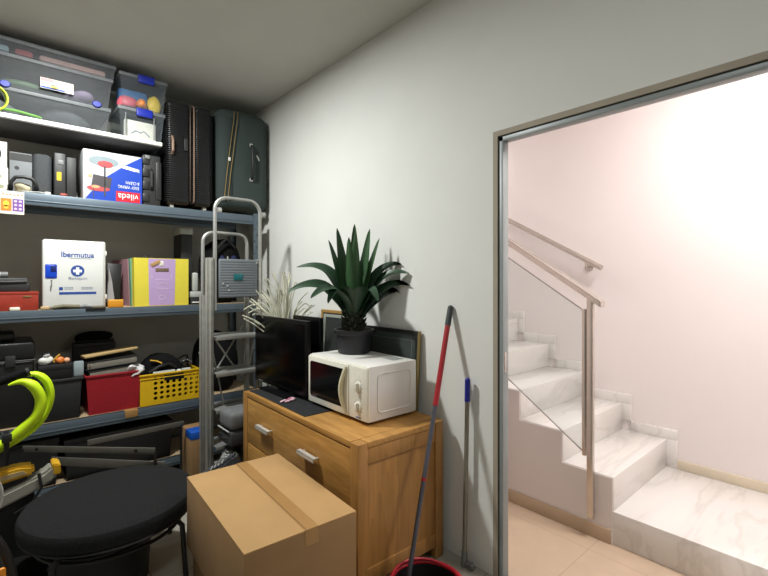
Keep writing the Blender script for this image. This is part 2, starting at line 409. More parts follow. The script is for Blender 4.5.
# ------------------------------------------------------------------ shelving
YF, YB = 3.45, 3.93
XL, XR = -.55, 1.64
sh = thing('shelving_unit', 'blue grey steel shelving with loaded boards along the back wall', 'shelf', (0, 3.45, 0))
def post(x0, x1, y0, y1, z1, front):
    b = B()
    if front:
        n = int(z1/.05); zs = [i*z1/n for i in range(n+1)]; xm = x0+.022
        b.perf([x0, xm, x1], zs, y0, y0+.002, lambda i, j: (.005, .009) if (i+j) % 2 == 0 else None)
        b.box(x1-.002, x1, y0, y1, 0, z1)
    else: b.box(x0, x1, y1-.002, y1, 0, z1); b.box(x1-.002, x1, y0, y1, 0, z1)
    return b.put('post', beamm, sh)
for x in (XL, XR-.04):
    post(x, x+.04, -.002, .04, 1.975, True); post(x, x+.04, YB-YF-.04, YB-YF, 1.975, False)
LEVELS = [(1.883, 1.958), (1.165, 1.235), (.445, .52), (.06, .12)]
for z0, z1 in LEVELS:
    for yy in (0, YB-YF-.04):
        b = B(); d = 1 if yy == 0 else -1
        b.box(XL+.01, XR-.005, yy+.001, yy+.016, z0, z1, .003); b.box(XL+.01, XR-.005, yy-.003, yy+.03, z0+.022, z0+.030, .002); b.box(XL+.01, XR-.005, yy+.002, yy+.035, z1-.006, z1, .001)
        b.put('beam', beamm, sh)
    look(B().box(XL+.01, XR-.01, .017, YB-YF-.04, z1-.022, z1, .001).put('shelf_board', chip, sh), 'chipboard shelf deck')
look(B().box(XL+.01, .903, .0, YB-YF, 2.391, 2.418, .002).put('top_board', whiteboard, sh), 'white melamine top board')
look(B().box(XL+.01, .900, .004, YB-YF-.002, 2.384, 2.3908, .001).put('board_underside', darkboard, sh), 'dark grey underside')  # thin darker sheet just below the white board
for x in (XL+.02, .88):
    B().box(x, x+.02, YB-YF-.03, YB-YF, 1.958, 2.386).put('upright', beamm, sh)
    B().prism([(.06, 2.386), (YB-YF-.03, 2.386), (YB-YF-.03, 2.25)], 'x', x+.006, x+.012).put('bracket', beamm, sh)
B().box(.91, .985, -.005, -.001, 1.178, 1.233, .002)and None
b = B().box(.44, .55, -.006, .03, 1.224, 1.2405, .001); look(b.put('tape_patch', black, sh), 'black tape on the beam edge')
b = B().box(.665, .745, -.012, .05, .472, .5225, .003); look(b.put('tape_patch', tapem, sh), 'brown tape on the beam edge')

# hanging card on the second beam
cdm = mat('white_card', (222, 218, 206), .7); orange = mat('orange_print', (232, 126, 46), .6); purple = mat('purple_print', (118, 78, 150), .6)
k = thing('shelf_card', 'white card with orange and purple squares hanging on the shelf beam', 'card', (0, 3.441, 1.817))
B().box(-.12, .128, 0, .002, 0, .136).put('card', cdm, k)
b = B(); poly(b, [(.02, .018), (.07, .018), (.07, .092), (.02, .092)], -.001); b.put('orange_square', orange, k)
b = B(); poly(b, [(.074, .018), (.124, .018), (.124, .092), (.074, .092)], -.001); b.put('purple_square', purple, k)
b = B(); poly(b, [(-.04, .018), (.016, .018), (.016, .092), (-.04, .092)], -.001); b.put('grey_square', greyi, k)
b = B(); ell(b, .045, -.002, .06, .014, .018); poly(b, [(.035, .03), (.055, .03), (.055, .05), (.035, .05)], -.002); b.put('symbol', mat('yellow_print', (240, 190, 60), .6), k)
b = B()
for i in range(2):
    for j in range(3): ell(b, .088+i*.022, -.002, .032+j*.023, .008, .007, 10)
b.put('pictogram', mat('lilac_print', (206, 186, 220), .6), k)
b = B()
for i, q in enumerate(range(9)): ell(b, -.02+i*.017, -.001, .115, .005, .004, 10)
b.put('dot_row', orange, k)

# ------------------------------------------------------------------ clear storage bins on the top board
TB = 2.4185
def bin_(name, label, x0, x1, z0, z1, y0, d, m, clips, group=None, taper=.02, dark=None):
    t = thing(name, label, 'storage box', ((x0+x1)/2, y0, z0), 0, group); hw = (x1-x0)/2; h = z1-z0
    # open tapered shell with walls
    b = B(); T = .003
    b.box(-hw+.012, hw-.012, .012, d-.012, 0, .004)
    for (a, c) in (((-hw+.008, 0.008), (hw-.008, 0.008)), ((hw-.008, .008), (hw-.008, d-.008)), ((hw-.008, d-.008), (-hw+.008, d-.008)), ((-hw+.008, d-.008), (-hw+.008, .008))):
        tp = taper; ca = Vector((a[0], a[1], 0)); cc = Vector((c[0], c[1], 0)); mid = Vector((0, d/2, 0))
        lo0 = ca+Vector((tp if ca.x < 0 else -tp, tp if ca.y < d/2 else -tp, .002)); lo1 = cc+Vector((tp if cc.x < 0 else -tp, tp if cc.y < d/2 else -tp, .002))
        up0 = ca+Vector((0, 0, h-.02)); up1 = cc+Vector((0, 0, h-.02))
        b.quad(lo0, lo1, up1, up0)
    bmesh.ops.recalc_face_normals(b.bm, faces=b.bm.faces)
    b.put('bin', m, t)
    b = B(); b.box(-hw, hw, 0, d, h-.030, h-.004, .006); b.box(-hw+.02, hw-.02, .02, d-.02, h-.006, h, .002)
    b.put('lid', rimm, t)
    for cx, cw in clips:
        q = B().box(cx-cw, cx+cw, -.014, .004, h-.056, h-.008, .006, 3); q.box(cx-cw, cx+cw, -.012, .02, h-.010, h+.0005, .003)
        q.put('clip', bluep, t)
    return t
bin_('storage_bin', 'long clear bin with blue clips, directly on the white top shelf', -.33, .59, TB, 2.592, 3.475, .42, binm, [], 'long clear bins')
bB = bin_('storage_bin', 'long clear bin bearing a white price sticker, middle of the stack', -.32, .602, 2.5925, 2.795, 3.472, .42, binm, [], 'long clear bins')
for cx in (.04, .505):        # clips low on the front, holding the bin below
    B().lathe([(0, 0), (.026, 0), (.026, .008), (.022, .013), (0, .013)], 24).rot(Matrix.Translation((cx-.141, 0.002, .004)) @ Matrix.Diagonal((1, 1, .8, 1)) @ Matrix.Rotation(PI/2, 4, 'X')).put('clip', bluep, bB)
bC = bin_('storage_bin', 'long clear bin of pink and white linen, nearest the ceiling', -.33, .618, 2.7955, 2.888, 3.468, .43, binm, [], 'long clear bins', .006)
st_ = B(); st_.box(-.085, .085, -.002, 0, -.033, .033).rot(Matrix.Rotation(-.0, 4, 'Y'))
sk = st_.put('price_sticker', cdm, bB, (.292-.141, .004, .066))
b = B(); poly(b, [(-.083, .012), (-.02, .012), (-.02, .031), (-.083, .031)], -.003); b.put('red_band', redp, sk)
b = B(); poly(b, [(-.083, -.031), (.04, -.031), (.04, -.020), (-.083, -.020)], -.003); b.put('blue_band', bluei, sk)
b = B(); ell(b, -.015, -.003, -.016, .02, .012); b.put('yellow_burst', yellowp, sk)
b = B()
for i in range(4): poly(b, [(-.07+i*.035, -.008), (-.05+i*.035, -.008), (-.05+i*.035, .004), (-.07+i*.035, .004)], -.003)
b.put('print', greyi, sk)
# contents
cg = mat('green_cloth', (110, 136, 108), .9, 0, .1); cl = mat('lilac_cloth', (176, 156, 190), .9, 0, .1); cgrey = mat('grey_cloth', (128, 132, 136), .9, 0, .2, 20)
cpk = mat('pink_linen', (206, 168, 162), .9, 0, .1); cbl = mat('pale_blue_linen', (158, 178, 190), .9, 0, .1); cro = mat('red_cloth', (170, 78, 84), .9)
tag(B().blob((0, 0, .07), (.16, .16, .07), 3, .1, zmin=0).put('folded_cloth', cgrey, loc=(-.05, 3.70, TB+.006)), 'grey crumpled cloth inside the lowest long bin', 'cloth')
tag(B().blob((0, 0, .07), (.14, .16, .065), 4, .12, zmin=0).put('folded_cloth', mat('dark_cloth', (84, 88, 92), .9, 0, .3, 20), loc=(.36, 3.70, TB+.006)), 'dark cloth bundle with pale specks inside the lowest bin', 'cloth')
tag(B().blob((0, 0, .05), (.17, .16, .05), 5, .1, zmin=0).put('folded_cloth', cg, loc=(.14, 3.69, 2.599)), 'green cloth lying behind the price sticker', 'cloth')
tag(B().blob((0, 0, .06), (.09, .15, .055), 6, .1, zmin=0).put('folded_cloth', cl, loc=(.43, 3.68, 2.599)), 'lilac cloth inside the stickered bin, right end', 'cloth')
tag(B().box(-.14, .14, -.17, .17, 0, .05, .015).put('folded_linen', cbl, loc=(-.08, 3.69, 2.802)), 'pale blue folded linen in the uppermost bin', 'cloth')
tag(B().box(-.045, .045, -.17, .17, 0, .05, .015).put('folded_linen', cro, loc=(.13, 3.69, 2.802)), 'red and white folded linen in the uppermost bin', 'cloth')
tag(B().box(-.18, .18, -.17, .17, 0, .048, .015).put('folded_linen', cpk, loc=(.385, 3.69, 2.802)), 'pink folded linen in the uppermost bin', 'cloth')

s1 = bin_('storage_box', 'small clear box with blue latch holding a drawing, under another', .628, .932, TB, 2.636, 3.475, .36, binm2, [(.012, .052)], 'small clear boxes', .018)
s2 = bin_('storage_box', 'small clear box with blue latch full of toys, upper of two', .634, .946, 2.6365, 2.872, 3.470, .36, binm2, [(.012, .052)], 'small clear boxes', .018)
for px in (-.105, .075):
    B().box(px-.004, px+.004, -.003, .006, .012, .17, .002).put('rib', rimm, s1)
tag(B().box(-.10, .10, -.02, .02, 0, .13, .003).put('paper_pad', cdm, loc=(.775, 3.53, TB+.006)), 'white paper pad with a blue line drawing in the clear box', 'paper')
o = B().tube([(-.06, 0, .035), (-.03, 0, .06), (0, 0, .05), (.02, 0, .065), (.06, 0, .03)], .004, 6).put('line_drawing', greyi, bpy.data.objects['paper_pad'], (0, -.021, 0))
tag(B().box(-.10, .09, -.05, .05, 0, .165, .02).put('toy_case', mat('toy_blue', (64, 120, 178), .5), loc=(.755, 3.66, 2.643)), 'blue toy case at the back of the toy box', 'toy')
tag(B().blob((0, 0, .035), (.06, .04, .055), 8, .15, zmin=0).put('toy', mat('toy_pink', (206, 96, 112), .5), loc=(.70, 3.54, 2.643)), 'pink red soft toy in the upper small box', 'toy')
tag(B().blob((0, 0, .042), (.036, .036, .042), 9, .2, zmin=0).put('toy', mat('toy_orange', (220, 130, 60), .5), loc=(.79, 3.535, 2.643)), 'orange toy ball beside the pink toy', 'toy')
tag(B().blob((0, 0, .065), (.045, .04, .065), 10, .1, zmin=0).put('toy', mat('toy_yellow', (226, 194, 60), .5), loc=(.87, 3.56, 2.643)), 'yellow soft toy at the right of the toy box', 'toy')

# yellow-green coil with its green tail, leaning at the far left
lime = mat('lime_plastic', (186, 206, 60), .45, 0, .1)
k = thing('jump_rope', 'lime green coiled rope with green handle at the top shelf edge', 'rope', (.012, 3.462, TB))
for i in range(3):
    B().tube([( .055*math.cos(a)*(1+.05*i)-.02, -.012*i+.0, .075+.07*math.sin(a)) for a in [2*PI*j/20 for j in range(20)]], .0055, 8, True).put('coil', lime, k)
B().tube([(.0, -.01, .02), (.08, -.012, .022), (.17, -.008, .014), (.20, -.004, .010)], [.009, .009, .008, .006], 8).put('handle', mat('green_grip', (92, 140, 66), .5), k)

# ------------------------------------------------------------------ suitcases on the second shelf
SZ = 1.9585
s = thing('suitcase', 'black hard shell suitcase with ribbed sides standing on its wheels', 'suitcase', (1.108, 3.49, SZ), 0)
def ribbed(x0, x1, name):
    b = B(); b.box(x0, x1, 0, .40, .035, .805, .03, 3)
    n = 44
    for i in range(n):
        z = .075+i*(.69/n); b.box(x0-.003, x1+.003, -.004, .404, z, z+.008, .002, 1)
    return b.put(name, mat('black_shell', (19, 20, 22), .4, 0, .05, 8), s)
ribbed(-.165, .008, 'shell_half'); ribbed(.032, .165, 'shell_half')
B().box(.004, .034, .01, .39, .045, .795, .01).put('seam', black, s)
look(B().tube([(.028, .0, .06), (.028, -.006, .10), (.028, -.006, .74), (.028, .0, .785), (.028, .03, .80)], .006, 8).put('trim', copper, s), 'copper coloured edge trim')
look(B().tube([(.000, .0, .06), (.000, -.006, .10), (.000, -.006, .74), (.000, .0, .785)], .004, 8).put('trim', mat('dark_bronze', (70, 56, 46), .4, .5), s), 'dark bronze edge trim')
b = B(); b.tube([(-.13, -.008, .40), (-.13, -.03, .42), (-.13, -.032, .50), (-.13, -.008, .53)], .010, 8); q = b.put('carry_handle', copper, s)
B().box(-.045, -.018, -.014, .0, .44, .53, .003).put('lock', charcoal, s)
for x in (-.12, .12):
    for y in (.05, .34): B().cyl((x-.012, y, .021), (x+.012, y, .021), .0205, n=18).put('wheel', lgrey, s)

s = thing('suitcase', 'dark green soft suitcase with gold zips beside the right wall', 'suitcase', (1.54, 3.485, SZ))
gs = mat('green_canvas', (54, 65, 63), .85, 0, .06, 20, .25, 180)
B().box(-.225, .225, 0, .42, .04, .865, .085, 5).put('body', gs, s)
B().box(-.226, -.06, -.010, .4, .07, .820, .07, 4).put('front_panel', mat('green_canvas_dark', (47, 57, 56), .85, 0, .06, 20, .25, 180), s)
for dx in (-.092, -.062):
    B().tube([(dx-.085, -.0145, .10), (dx-.065, -.0145, .30), (dx-.028, -.0145, .6), (dx-.004, -.0145, .78), (dx+.002, -.002, .84)], .0035, 8).put('zip', gold, s)
B().box(-.145, -.127, -.024, -.012, .42, .45, .003).put('zip_pull', whitep, s)
h = B().tube([(.055, -.004, .30), (.055, -.035, .315), (.055, -.038, .44), (.055, -.035, .57), (.055, -.004, .585)], [.009, .011, .013, .011, .009], 10).put('carry_handle', black, s)
B().box(.042, .068, -.012, .002, .285, .312, .003).put('handle_clip', lgrey, h); B().box(.042, .068, -.012, .002, .575, .60, .003).put('handle_clip', lgrey, h)
B().box(-.006, .006, -.006, .0, 0, .05, .001).rot(Matrix.Translation((.125, 0, .47)) @ Matrix.Rotation(-.45, 4, 'Y')).put('tag', whitep, s)
for x in (-.19, .19):
    for y in (.06, .36): B().cyl((x-.014, y, .026), (x+.014, y, .026), .0255, n=18).put('wheel', lgrey, s)

# ------------------------------------------------------------------ second shelf, left part
k = thing('picture_box', 'white cardboard box printed with dark round pictures, upper of two at left', 'box', (-.05, 3.52, 2.105))
B().box(-.10, .10, 0, .2, 0, .155, .002).put('carton', cdm, k)
b = B(); ell(b, .04, -.001, .08, .035, .045); ell(b, -.05, -.001, .08, .03, .04); b.put('picture', charcoal, k)
b = B(); ell(b, .045, -.002, .085, .016, .02); b.put('picture_highlight', orange, k)
k = thing('picture_box', 'cream cardboard box printed with leaf pattern, lower of two at left', 'box', (-.05, 3.52, SZ))
B().box(-.105, .105, 0, .2, 0, .146, .002).put('carton', cream, k)
b = B()
for i, (x, z) in enumerate([(.03, .04), (.06, .09), (.0, .11), (-.05, .06), (.07, .03)]): ell(b, x, -.001, z, .018, .012, 8)
b.put('leaf_print', mat('olive_print', (150, 150, 120), .7), k)
k = thing('speaker_box', 'slim grey box with two dark round windows', 'box', (.118, 3.60, SZ))
B().box(-.056, .056, 0, .2, 0, .268, .004).put('carton', mat('pale_grey_card', (112, 116, 120), .6), k)
b = B(); ell(b, -.02, -.001, .235, .02, .018); ell(b, .03, -.001, .235, .016, .018); ell(b, -.02, -.001, .17, .012, .012); poly(b, [(-.055, .215), (.055, .215), (.055, .262), (-.055, .262)], -.0005); b.put('dark_print', charcoal, k)
k = thing('headphones', 'black headband with beige lining in front of slim grey box', 'headphones', (.128, 3.50, SZ))
B().tube([(-.062, 0, .012), (-.06, 0, .06), (-.04, 0, .092), (0, 0, .10), (.04, 0, .092), (.06, 0, .06), (.062, 0, .012)], .011, 8).put('headband', black, k)
B().blob((0, .045, .036), (.048, .03, .036), 14, .2, zmin=0).put('lining', mat('beige_cloth', (178, 172, 148), .9, 0, .2), k)
for x in (-.062, .062): B().blob((x, 0, .026), (.014, .028, .026), 2, .03).put('ear_pad', black_soft, k)
k = thing('speaker', 'rounded dark grey mesh speaker standing on the second shelf', 'speaker', (.226, 3.60, SZ))
B().box(-.05, .05, 0, .16, 0, .285, .03, 4).put('body', mat('grey_mesh', (64, 67, 70), .8, 0, .15, 90, .5, 200), k)
B().box(-.045, .045, -.003, .15, .004, .02, .004).put('base', black, k)
k = thing('tool_case', 'slim dark case with a yellow label on its spine', 'case', (.343, 3.56, SZ))
B().box(-.06, .002, 0, .26, 0, .295, .006).put('case_half', mat('dark_case', (42, 43, 45), .5), k); B().box(.006, .06, .01, .26, 0, .28, .006).put('case_half', charcoal, k)
b = B(); b.box(-.046, -.022, -.002, 0, .115, .17); look(b.put('label_patch', yellowp, k), 'yellow label')
b = B(); b.box(-.04, -.01, -.004, .0, .22, .25, .002); b.put('latch', greyp, k)
k = thing('cable', 'thin cable with white plug at the front edge of second shelf', 'cable', (.20, 3.468, SZ))
B().tube([(-.08, .0, .006), (-.03, .006, .008), (.0, .0, .010), (.03, -.002, .006)], .004, 6).put('cord', lgrey, k)
B().box(.028, .058, -.010, .010, 0, .016, .004).put('plug', whitep, k)
tag(B().blob((0, 0, .010), (.022, .012, .010), 5, .2, zmin=0).put('pendrive', mat('dull_red', (150, 70, 62), .6), loc=(.325, 3.475, SZ)), 'small dull red trinket in front of the dark case', 'trinket')

# boxed mop set, upside down
k = thing('product_box', 'blue and white mop box standing upside down, red brand panel', 'box', (.432, 3.50, SZ), math.radians(.2))
W, Hh = .35, .338
wp = mat('white_print_card', (186, 189, 194), .45, 0, .02); bp = mat('blue_print', (20, 62, 168), .45, 0, .02)
B().box(0, W, 0, .24, 0, Hh, .0015).put('carton', wp, k)
b = B(); poly(b, [(W, 0), (W, Hh), (.71*W, .79*Hh), (.38*W, .5*Hh), (.14*W, .18*Hh), (.02*W, 0)], -.0010); b.put('blue_panel', bp, k)
b = B(); poly(b, [(.62*W, .79*Hh), (.95*W, .73*Hh), (.95*W, .665*Hh), (.64*W, .72*Hh)], -.0016); b.put('white_stripe', whitei, k)
b = B(); poly(b, [(.54*W, .03*Hh), (.965*W, .03*Hh), (.965*W, .24*Hh), (.54*W, .24*Hh)], -.0016); b.put('brand_panel', mat('red_print', (206, 34, 48), .45), k)
text('brand_lettering', 'vileda', whitei, k, .752*W, -.0022, .135*Hh, width=.36*W, height=.125*Hh, turn=True, bold=.0)
text('print_lettering', 'EASY WRING', whitei, k, .76*W, -.0018, .335*Hh, width=.36*W, height=.062*Hh, turn=True, bold=.0)
text('print_lettering', '& CLEAN', whitei, k, .83*W, -.0018, .43*Hh, width=.24*W, height=.062*Hh, turn=True, bold=.0)
b = B(); ell(b, .33*W, -.0018, .80*Hh, .25*W, .10*Hh); b.put('mop_head_print', mat('pale_print', (128, 142, 148), .5), k)
ell(B(), .36*W, -.0024, .745*Hh, .13*W, .065*Hh).put('plate_print', mat('dull_red_print', (178, 70, 72), .5), k)
ell(B(), .25*W, -.0026, .245*Hh, .19*W, .055*Hh).put('bucket_base_print', mat('dull_red_print', (178, 70, 72), .5), k)
b = B(); poly(b, [(.335*W, .1*Hh), (.365*W, .1*Hh), (.365*W, .70*Hh), (.335*W, .70*Hh)], -.0028); poly(b, [(.16*W, .05*Hh), (.175*W, .05*Hh), (.175*W, .3*Hh), (.16*W, .3*Hh)], -.0028)
poly(b, [(.13*W, .30*Hh), (.44*W, .27*Hh), (.47*W, .48*Hh), (.16*W, .52*Hh)], -.0028); b.put('bucket_print', mat('dark_print', (66, 62, 66), .5), k)
ell(B(), .2*W, -.003, .275*Hh, .07*W, .03*Hh).put('spinner_print', mat('peach_print', (226, 152, 110), .5), k)
ell(B(), .11*W, -.003, .48*Hh, .035*W, .03*Hh, 12).put('spout_print', mat('peach_print', (226, 152, 110), .5), k)
b = B(); 
for i in range(3): poly(b, [(.88*W, (.70-.022*i)*Hh), (.945*W, (.69-.022*i)*Hh), (.945*W, (.70-.022*i)*Hh), (.88*W, (.71-.022*i)*Hh)], -.0020)
b.put('fine_print', bluei, k)

k = thing('tool_case', 'ridged black drill case standing on end between box and suitcase', 'case', (.855, 3.52, SZ))
B().box(-.064, .058, 0, .3, 0, .375, .015, 3).put('shell', charcoal, k)
b = B()
for z in (.03, .12, .21, .30): b.box(-.066, -.02, -.008, .05, z, z+.06, .006)
b.box(.02, .06, -.008, .05, .05, .33, .008); b.put('ridge', mat('dark_rib', (34, 35, 36), .5), k)
B().tube([(-.008, .0, .12), (-.008, -.02, .14), (-.008, -.02, .25), (-.008, .0, .27)], .008, 8).put('carry_handle', black, k)
b = B().box(-.05, -.02, -.014, 0, .34, .365, .003); b.put('latch', greyp, k)

# ------------------------------------------------------------------ third shelf
TZ = 1.2355
k = thing('toolbox', 'red painted metal toolbox left of the white first aid cabinet', 'toolbox', (0, 3.50, TZ))
B().box(-.22, .20, 0, .2, 0, .112, .004).put('box', redmetal, k)
B().box(-.222, .203, -.002, .202, .098, .115, .002).put('lid_rim', redmetal, k)
b = B(); b.box(.125, .165, -.003, 0, .08, .09, .001); b.put('name_plate', gold, k)
k = thing('pump_case', 'dark grey flat case lying on the red toolbox', 'case', (.03, 3.53, TZ+.1155))
B().box(-.2, .13, 0, .14, 0, .055, .008).put('base', charcoal, k); B().box(-.2, .12, -.002, .14, .058, .085, .010).put('lid', mat('grey_lid', (62, 64, 66), .5), k)
B().tube([(-.2, -.006, .06), (.0, -.008, .062), (.115, -.006, .064)], .005, 6).put('seam', black, k)
k = thing('flashlight', 'light grey torch lying on top of the dark flat case', 'torch', (-.02, 3.57, TZ+.1155+.0855))
B().cyl((-.15, 0, .019), (.04, 0, .019), .018, n=18).put('barrel', lgrey, k); B().cyl((.04, 0, .019), (.075, 0, .019), .018, .0185, n=18).put('head', greyp, k)
tag(B().box(-.028, .022, -.02, .02, 0, .022, .006).put('sponge', cream, loc=(.088, 3.478, TZ)), 'small cream block at the front edge of third shelf', 'sponge')
k = thing('bottle', 'small white bottle at the left end of third shelf', 'bottle', (-.01, 3.478, TZ))
B().lathe([(0, 0), (.022, 0), (.024, .01), (.024, .05), (.010, .062), (.010, .075), (0, .075)], 20).put('body', whitep, k); B().lathe([(0, .075), (.012, .075), (.012, .088), (0, .088)], 16).put('cap', lgrey, k)

k = thing('first_aid_cabinet', 'white first aid cabinet with blue lock and cross, on third shelf', 'cabinet', (.389, 3.49, TZ))
B().box(-.168, .172, .012, .15, 0, .447, .012, 3).put('cabinet', whitep, k)
dr = B().box(-.171, .163, 0, .034, .006, .444, .012, 3).put('door', mat('white_door', (220, 221, 218), .35, 0, .01), k)
B().box(.160, .180, .02, .05, .355, .385, .003).put('hinge', whitep, k); B().box(.160, .180, .02, .05, .06, .09, .003).put('hinge', whitep, k)
B().box(-.157, -.097, -.004, .004, .20, .288, .008, 3).put('lock_plate', mat('bright_blue', (20, 70, 196), .35), dr)
B().box(-.130, -.102, -.006, .0, .24, .278, .002).put('lock_recess', mat('navy', (20, 36, 100), .4), dr)
kk = B().cyl((-.125, -.003, .185), (-.125, .001, .185), .005, n=14); kk.box(-.128, -.122, -.006, -.003, .145, .178, .002); kk.box(-.132, -.126, -.007, -.004, .125, .15, .002); kk.put('keys', greyp, dr)
text('name_lettering', 'Ibermutua', bluei, dr, .014, -.0008, .353, width=.178, height=.036, bold=.002)
b = B(); b.box(-.03, .088, -.0012, 0, .327, .330); b.put('underline', greyi, dr)
b = B(); ell(b, .012, -.0012, .247, .037, .037); b.put('cross_disc', bluei, dr)
b = B(); poly(b, [(-.012, .238), (.036, .238), (.036, .256), (-.012, .256)], -.002); poly(b, [(.003, .223), (.021, .223), (.021, .271), (.003, .271)], -.0022); b.put('cross', whitei, dr)
text('name_lettering', 'Botiquín', mat('slate_ink', (96, 110, 140), .6), dr, .014, -.0008, .196, width=.10, height=.022)
b = B(); poly(b, [(-.086, .122), (-.066, .122), (-.066, .142), (-.086, .142)], -.0012); b.put('small_emblem', bluei, dr)
b = B(); 
for (a0, a1) in ((-.058, -.01), (.033, .104)):
    for z in (.126, .136):
        n_ = int((a1-a0)/.008)
        for i in range(n_): poly(b, [(a0+i*.008, z), (a0+i*.008+.006, z), (a0+i*.008+.006, z+.006), (a0+i*.008, z+.006)], -.0012)
b.put('small_print', greyi, dr)
b = B(); poly(b, [(-.086, .094), (.115, .094), (.115, .110), (-.086, .110)], -.0012); b.put('blue_bar', bluei, dr)
k = thing('pliers', 'olive handled pliers and cord lying before the first aid cabinet', 'pliers', (.37, 3.472, TZ))
ol = mat('olive_rubber', (112, 106, 82), .6, 0, .2)
B().tube([(-.10, 0, .012), (-.05, -.006, .020), (0, 0, .016), (.04, .004, .014)], .013, 8).put('grip', ol, k); B().tube([(-.09, .006, .008), (-.03, .01, .008), (.04, .004, .012)], .008, 8).put('grip', ol, k)
B().tube([(.04, .004, .012), (.07, .0, .016), (.11, .002, .010)], [.010, .012, .004], 8).put('jaw', greyp, k)
tag(B().box(-.015, .03, -.01, .01, 0, .022, .006).put('eraser', mat('tan_rubber', (196, 164, 122), .7), loc=(.222, 3.47, TZ)), 'tan rubber block at the lower left of the first aid cabinet', 'eraser')
k = thing('small_box', 'small yellow orange carton right of the first aid cabinet', 'box', (.617, 3.48, TZ))
B().box(-.045, .045, 0, .03, 0, .052, .002).put('carton', mat('amber_card', (228, 150, 34), .6), k); B().box(-.045, .045, -.001, .031, .036, .053, .002).put('lid', mat('amber_lid', (236, 172, 60), .6), k)
k = thing('framed_photo', 'narrow dark framed photo leaning between cabinet and striped box', 'frame', (.61, 3.60, TZ+.001))
lean = Matrix.Rotation(-.16, 4, 'X') @ Matrix.Rotation(.08, 4, 'Y')
B().box(-.04, .05, 0, .016, 0.008, .31, .003).rot(lean).put('frame', black, k)
b = B(); poly(b, [(-.03, .03), (.02, .03), (-.005, .18), (-.03, .28)], -.001); b.rot(lean).put('photo', mat('grey_photo', (150, 146, 148), .5), k)

# striped card organiser
k = thing('organizer_box', 'striped yellow and lilac card box with pink and green sides', 'box', (.735, 3.50, TZ))
yel = mat('yellow_card', (222, 206, 66), .65, 0, .03); lil = mat('lilac_card', (184, 156, 200), .65, 0, .03); pinkc = mat('pink_card', (172, 128, 138), .65, 0, .04); grn = mat('green_card', (104, 158, 130), .65, 0, .04)
W = .365; Hh = .347
B().prism([(0, 0), (W, 0), (W, Hh), (-.004, Hh)], 'y', 0, .07).put('front_panel', yel, k)
B().prism([(-.004, 0), (W-.002, 0), (W-.002, Hh-.003), (-.016, Hh-.003)], 'y', .0705, .12).put('green_panel', grn, k)
b = B(); q = [[(-.006, .1205, 0), (W-.004, .1205, 0), (W-.004, .1205, Hh-.005), (-.020, .1205, Hh-.005), (-.012, .1205, .12)],
              [(-.046, .335, 0), (W-.004, .335, 0), (W-.004, .335, Hh-.012), (-.086, .335, Hh-.012), (-.056, .335, .12)]]
v_ = [[b.bm.verts.new(p) for p in r] for r in q]; b.bm.faces.new(v_[0]); b.bm.faces.new(v_[1][::-1])
for i in range(5): b.bm.faces.new((v_[0][i], v_[1][i], v_[1][(i+1) % 5], v_[0][(i+1) % 5]))
bmesh.ops.recalc_face_normals(b.bm, faces=b.bm.faces); b.put('pink_panel', pinkc, k)
b = B(); poly(b, [(.093, .004), (.265, .004), (.272, Hh-.004), (.088, Hh-.004)], -.001); b.put('lilac_stripe', lil, k)
b = B(); b.box(.135, .225, -.003, -.0015, Hh-.098, Hh-.072, .001); b.put('hand_slot', mat('kraft_dark', (112, 92, 74), .8), k)
b = B(); b.box(0, .07, -.006, -.002, -.012, .014, .002).rot(Matrix.Translation((.105, 0, Hh-.055)) @ Matrix.Rotation(-.5, 4, 'Y')); b.put('torn_flap', card, k)
b = B().box(.16, .19, -.004, -.002, Hh-.055, Hh-.02, .001); b.put('white_flap', cdm, k)
b = B()
for i, (x, z) in enumerate([(.11, .2), (.24, .205)]): b.box(x, x+.003, -.0022, -.0012, z, z+.025)
for z, wd in ((.19, .10), (.155, .09), (.12, .085), (.115, .03)): b.box(.18-wd/2, .18+wd/2, -.0022, -.0012, z, z+.0025)
pts = [(.18+.022*math.cos(a), -.0018, .06+.016*math.sin(a)) for a in [2*PI*j/16 for j in range(16)]]
b.tube(pts, .0015, 5, True); b.put('white_print', mat('pale_lilac', (222, 206, 230), .6), k)
B().tube([(.08, .1, Hh-.004), (.085, .1, Hh+.018), (.11, .1, Hh+.022), (.125, .1, Hh-.004)], .004, 6).put('cord_loop', charcoal, k)

k = thing('desk_phone', 'small white telephone on a dark cradle right of the striped box', 'telephone', (1.165, 3.50, TZ))
B().box(-.05, .05, 0, .12, 0, .05, .006).put('base', charcoal, k); B().box(-.05, .05, -.004, .12, .054, .10, .008).put('cradle', lgrey, k)
B().box(-.028, .012, .01, .05, .10, .245, .012, 3).put('handset', lgrey, k); B().box(-.04, .04, -.006, .0, .012, .022, .002).put('strip', whitep, k)
k = thing('duffel_bag', 'black duffel bag on third shelf behind the ladder', 'bag', (1.40, 3.52, TZ))
B().blob((0, .15, .27), (.17, .13, .30), 21, .10, zmin=0).put('body', black_soft, k)
B().box(-.05, .10, .02, .06, .10, .40, .03, 3).put('pocket', mat('navy_cloth', (34, 40, 84), .9, 0, .1), k)
B().tube([(-.14, .04, .2), (-.1, -.0, .42), (.0, .0, .52), (.08, .02, .45)], .012, 8).put('strap', black, k)
look(B().tube([(.0, .0, .30), (.012, -.004, .34), (.01, -.002, .38)], .006, 6).put('buckle', lgrey, k), 'pale buckle')
k = thing('tall_carton', 'tall dark carton with grey lid left of the black duffel bag', 'box', (1.33, 3.66, TZ+.001))
# sits on the bag's left: narrow tall carton
B().box(-.235, -.15, 0, .2, 0, .55, .004).put('carton', charcoal, k); B().box(-.24, -.145, -.002, .2, .55, .60, .004).put('lid', lgrey, k)

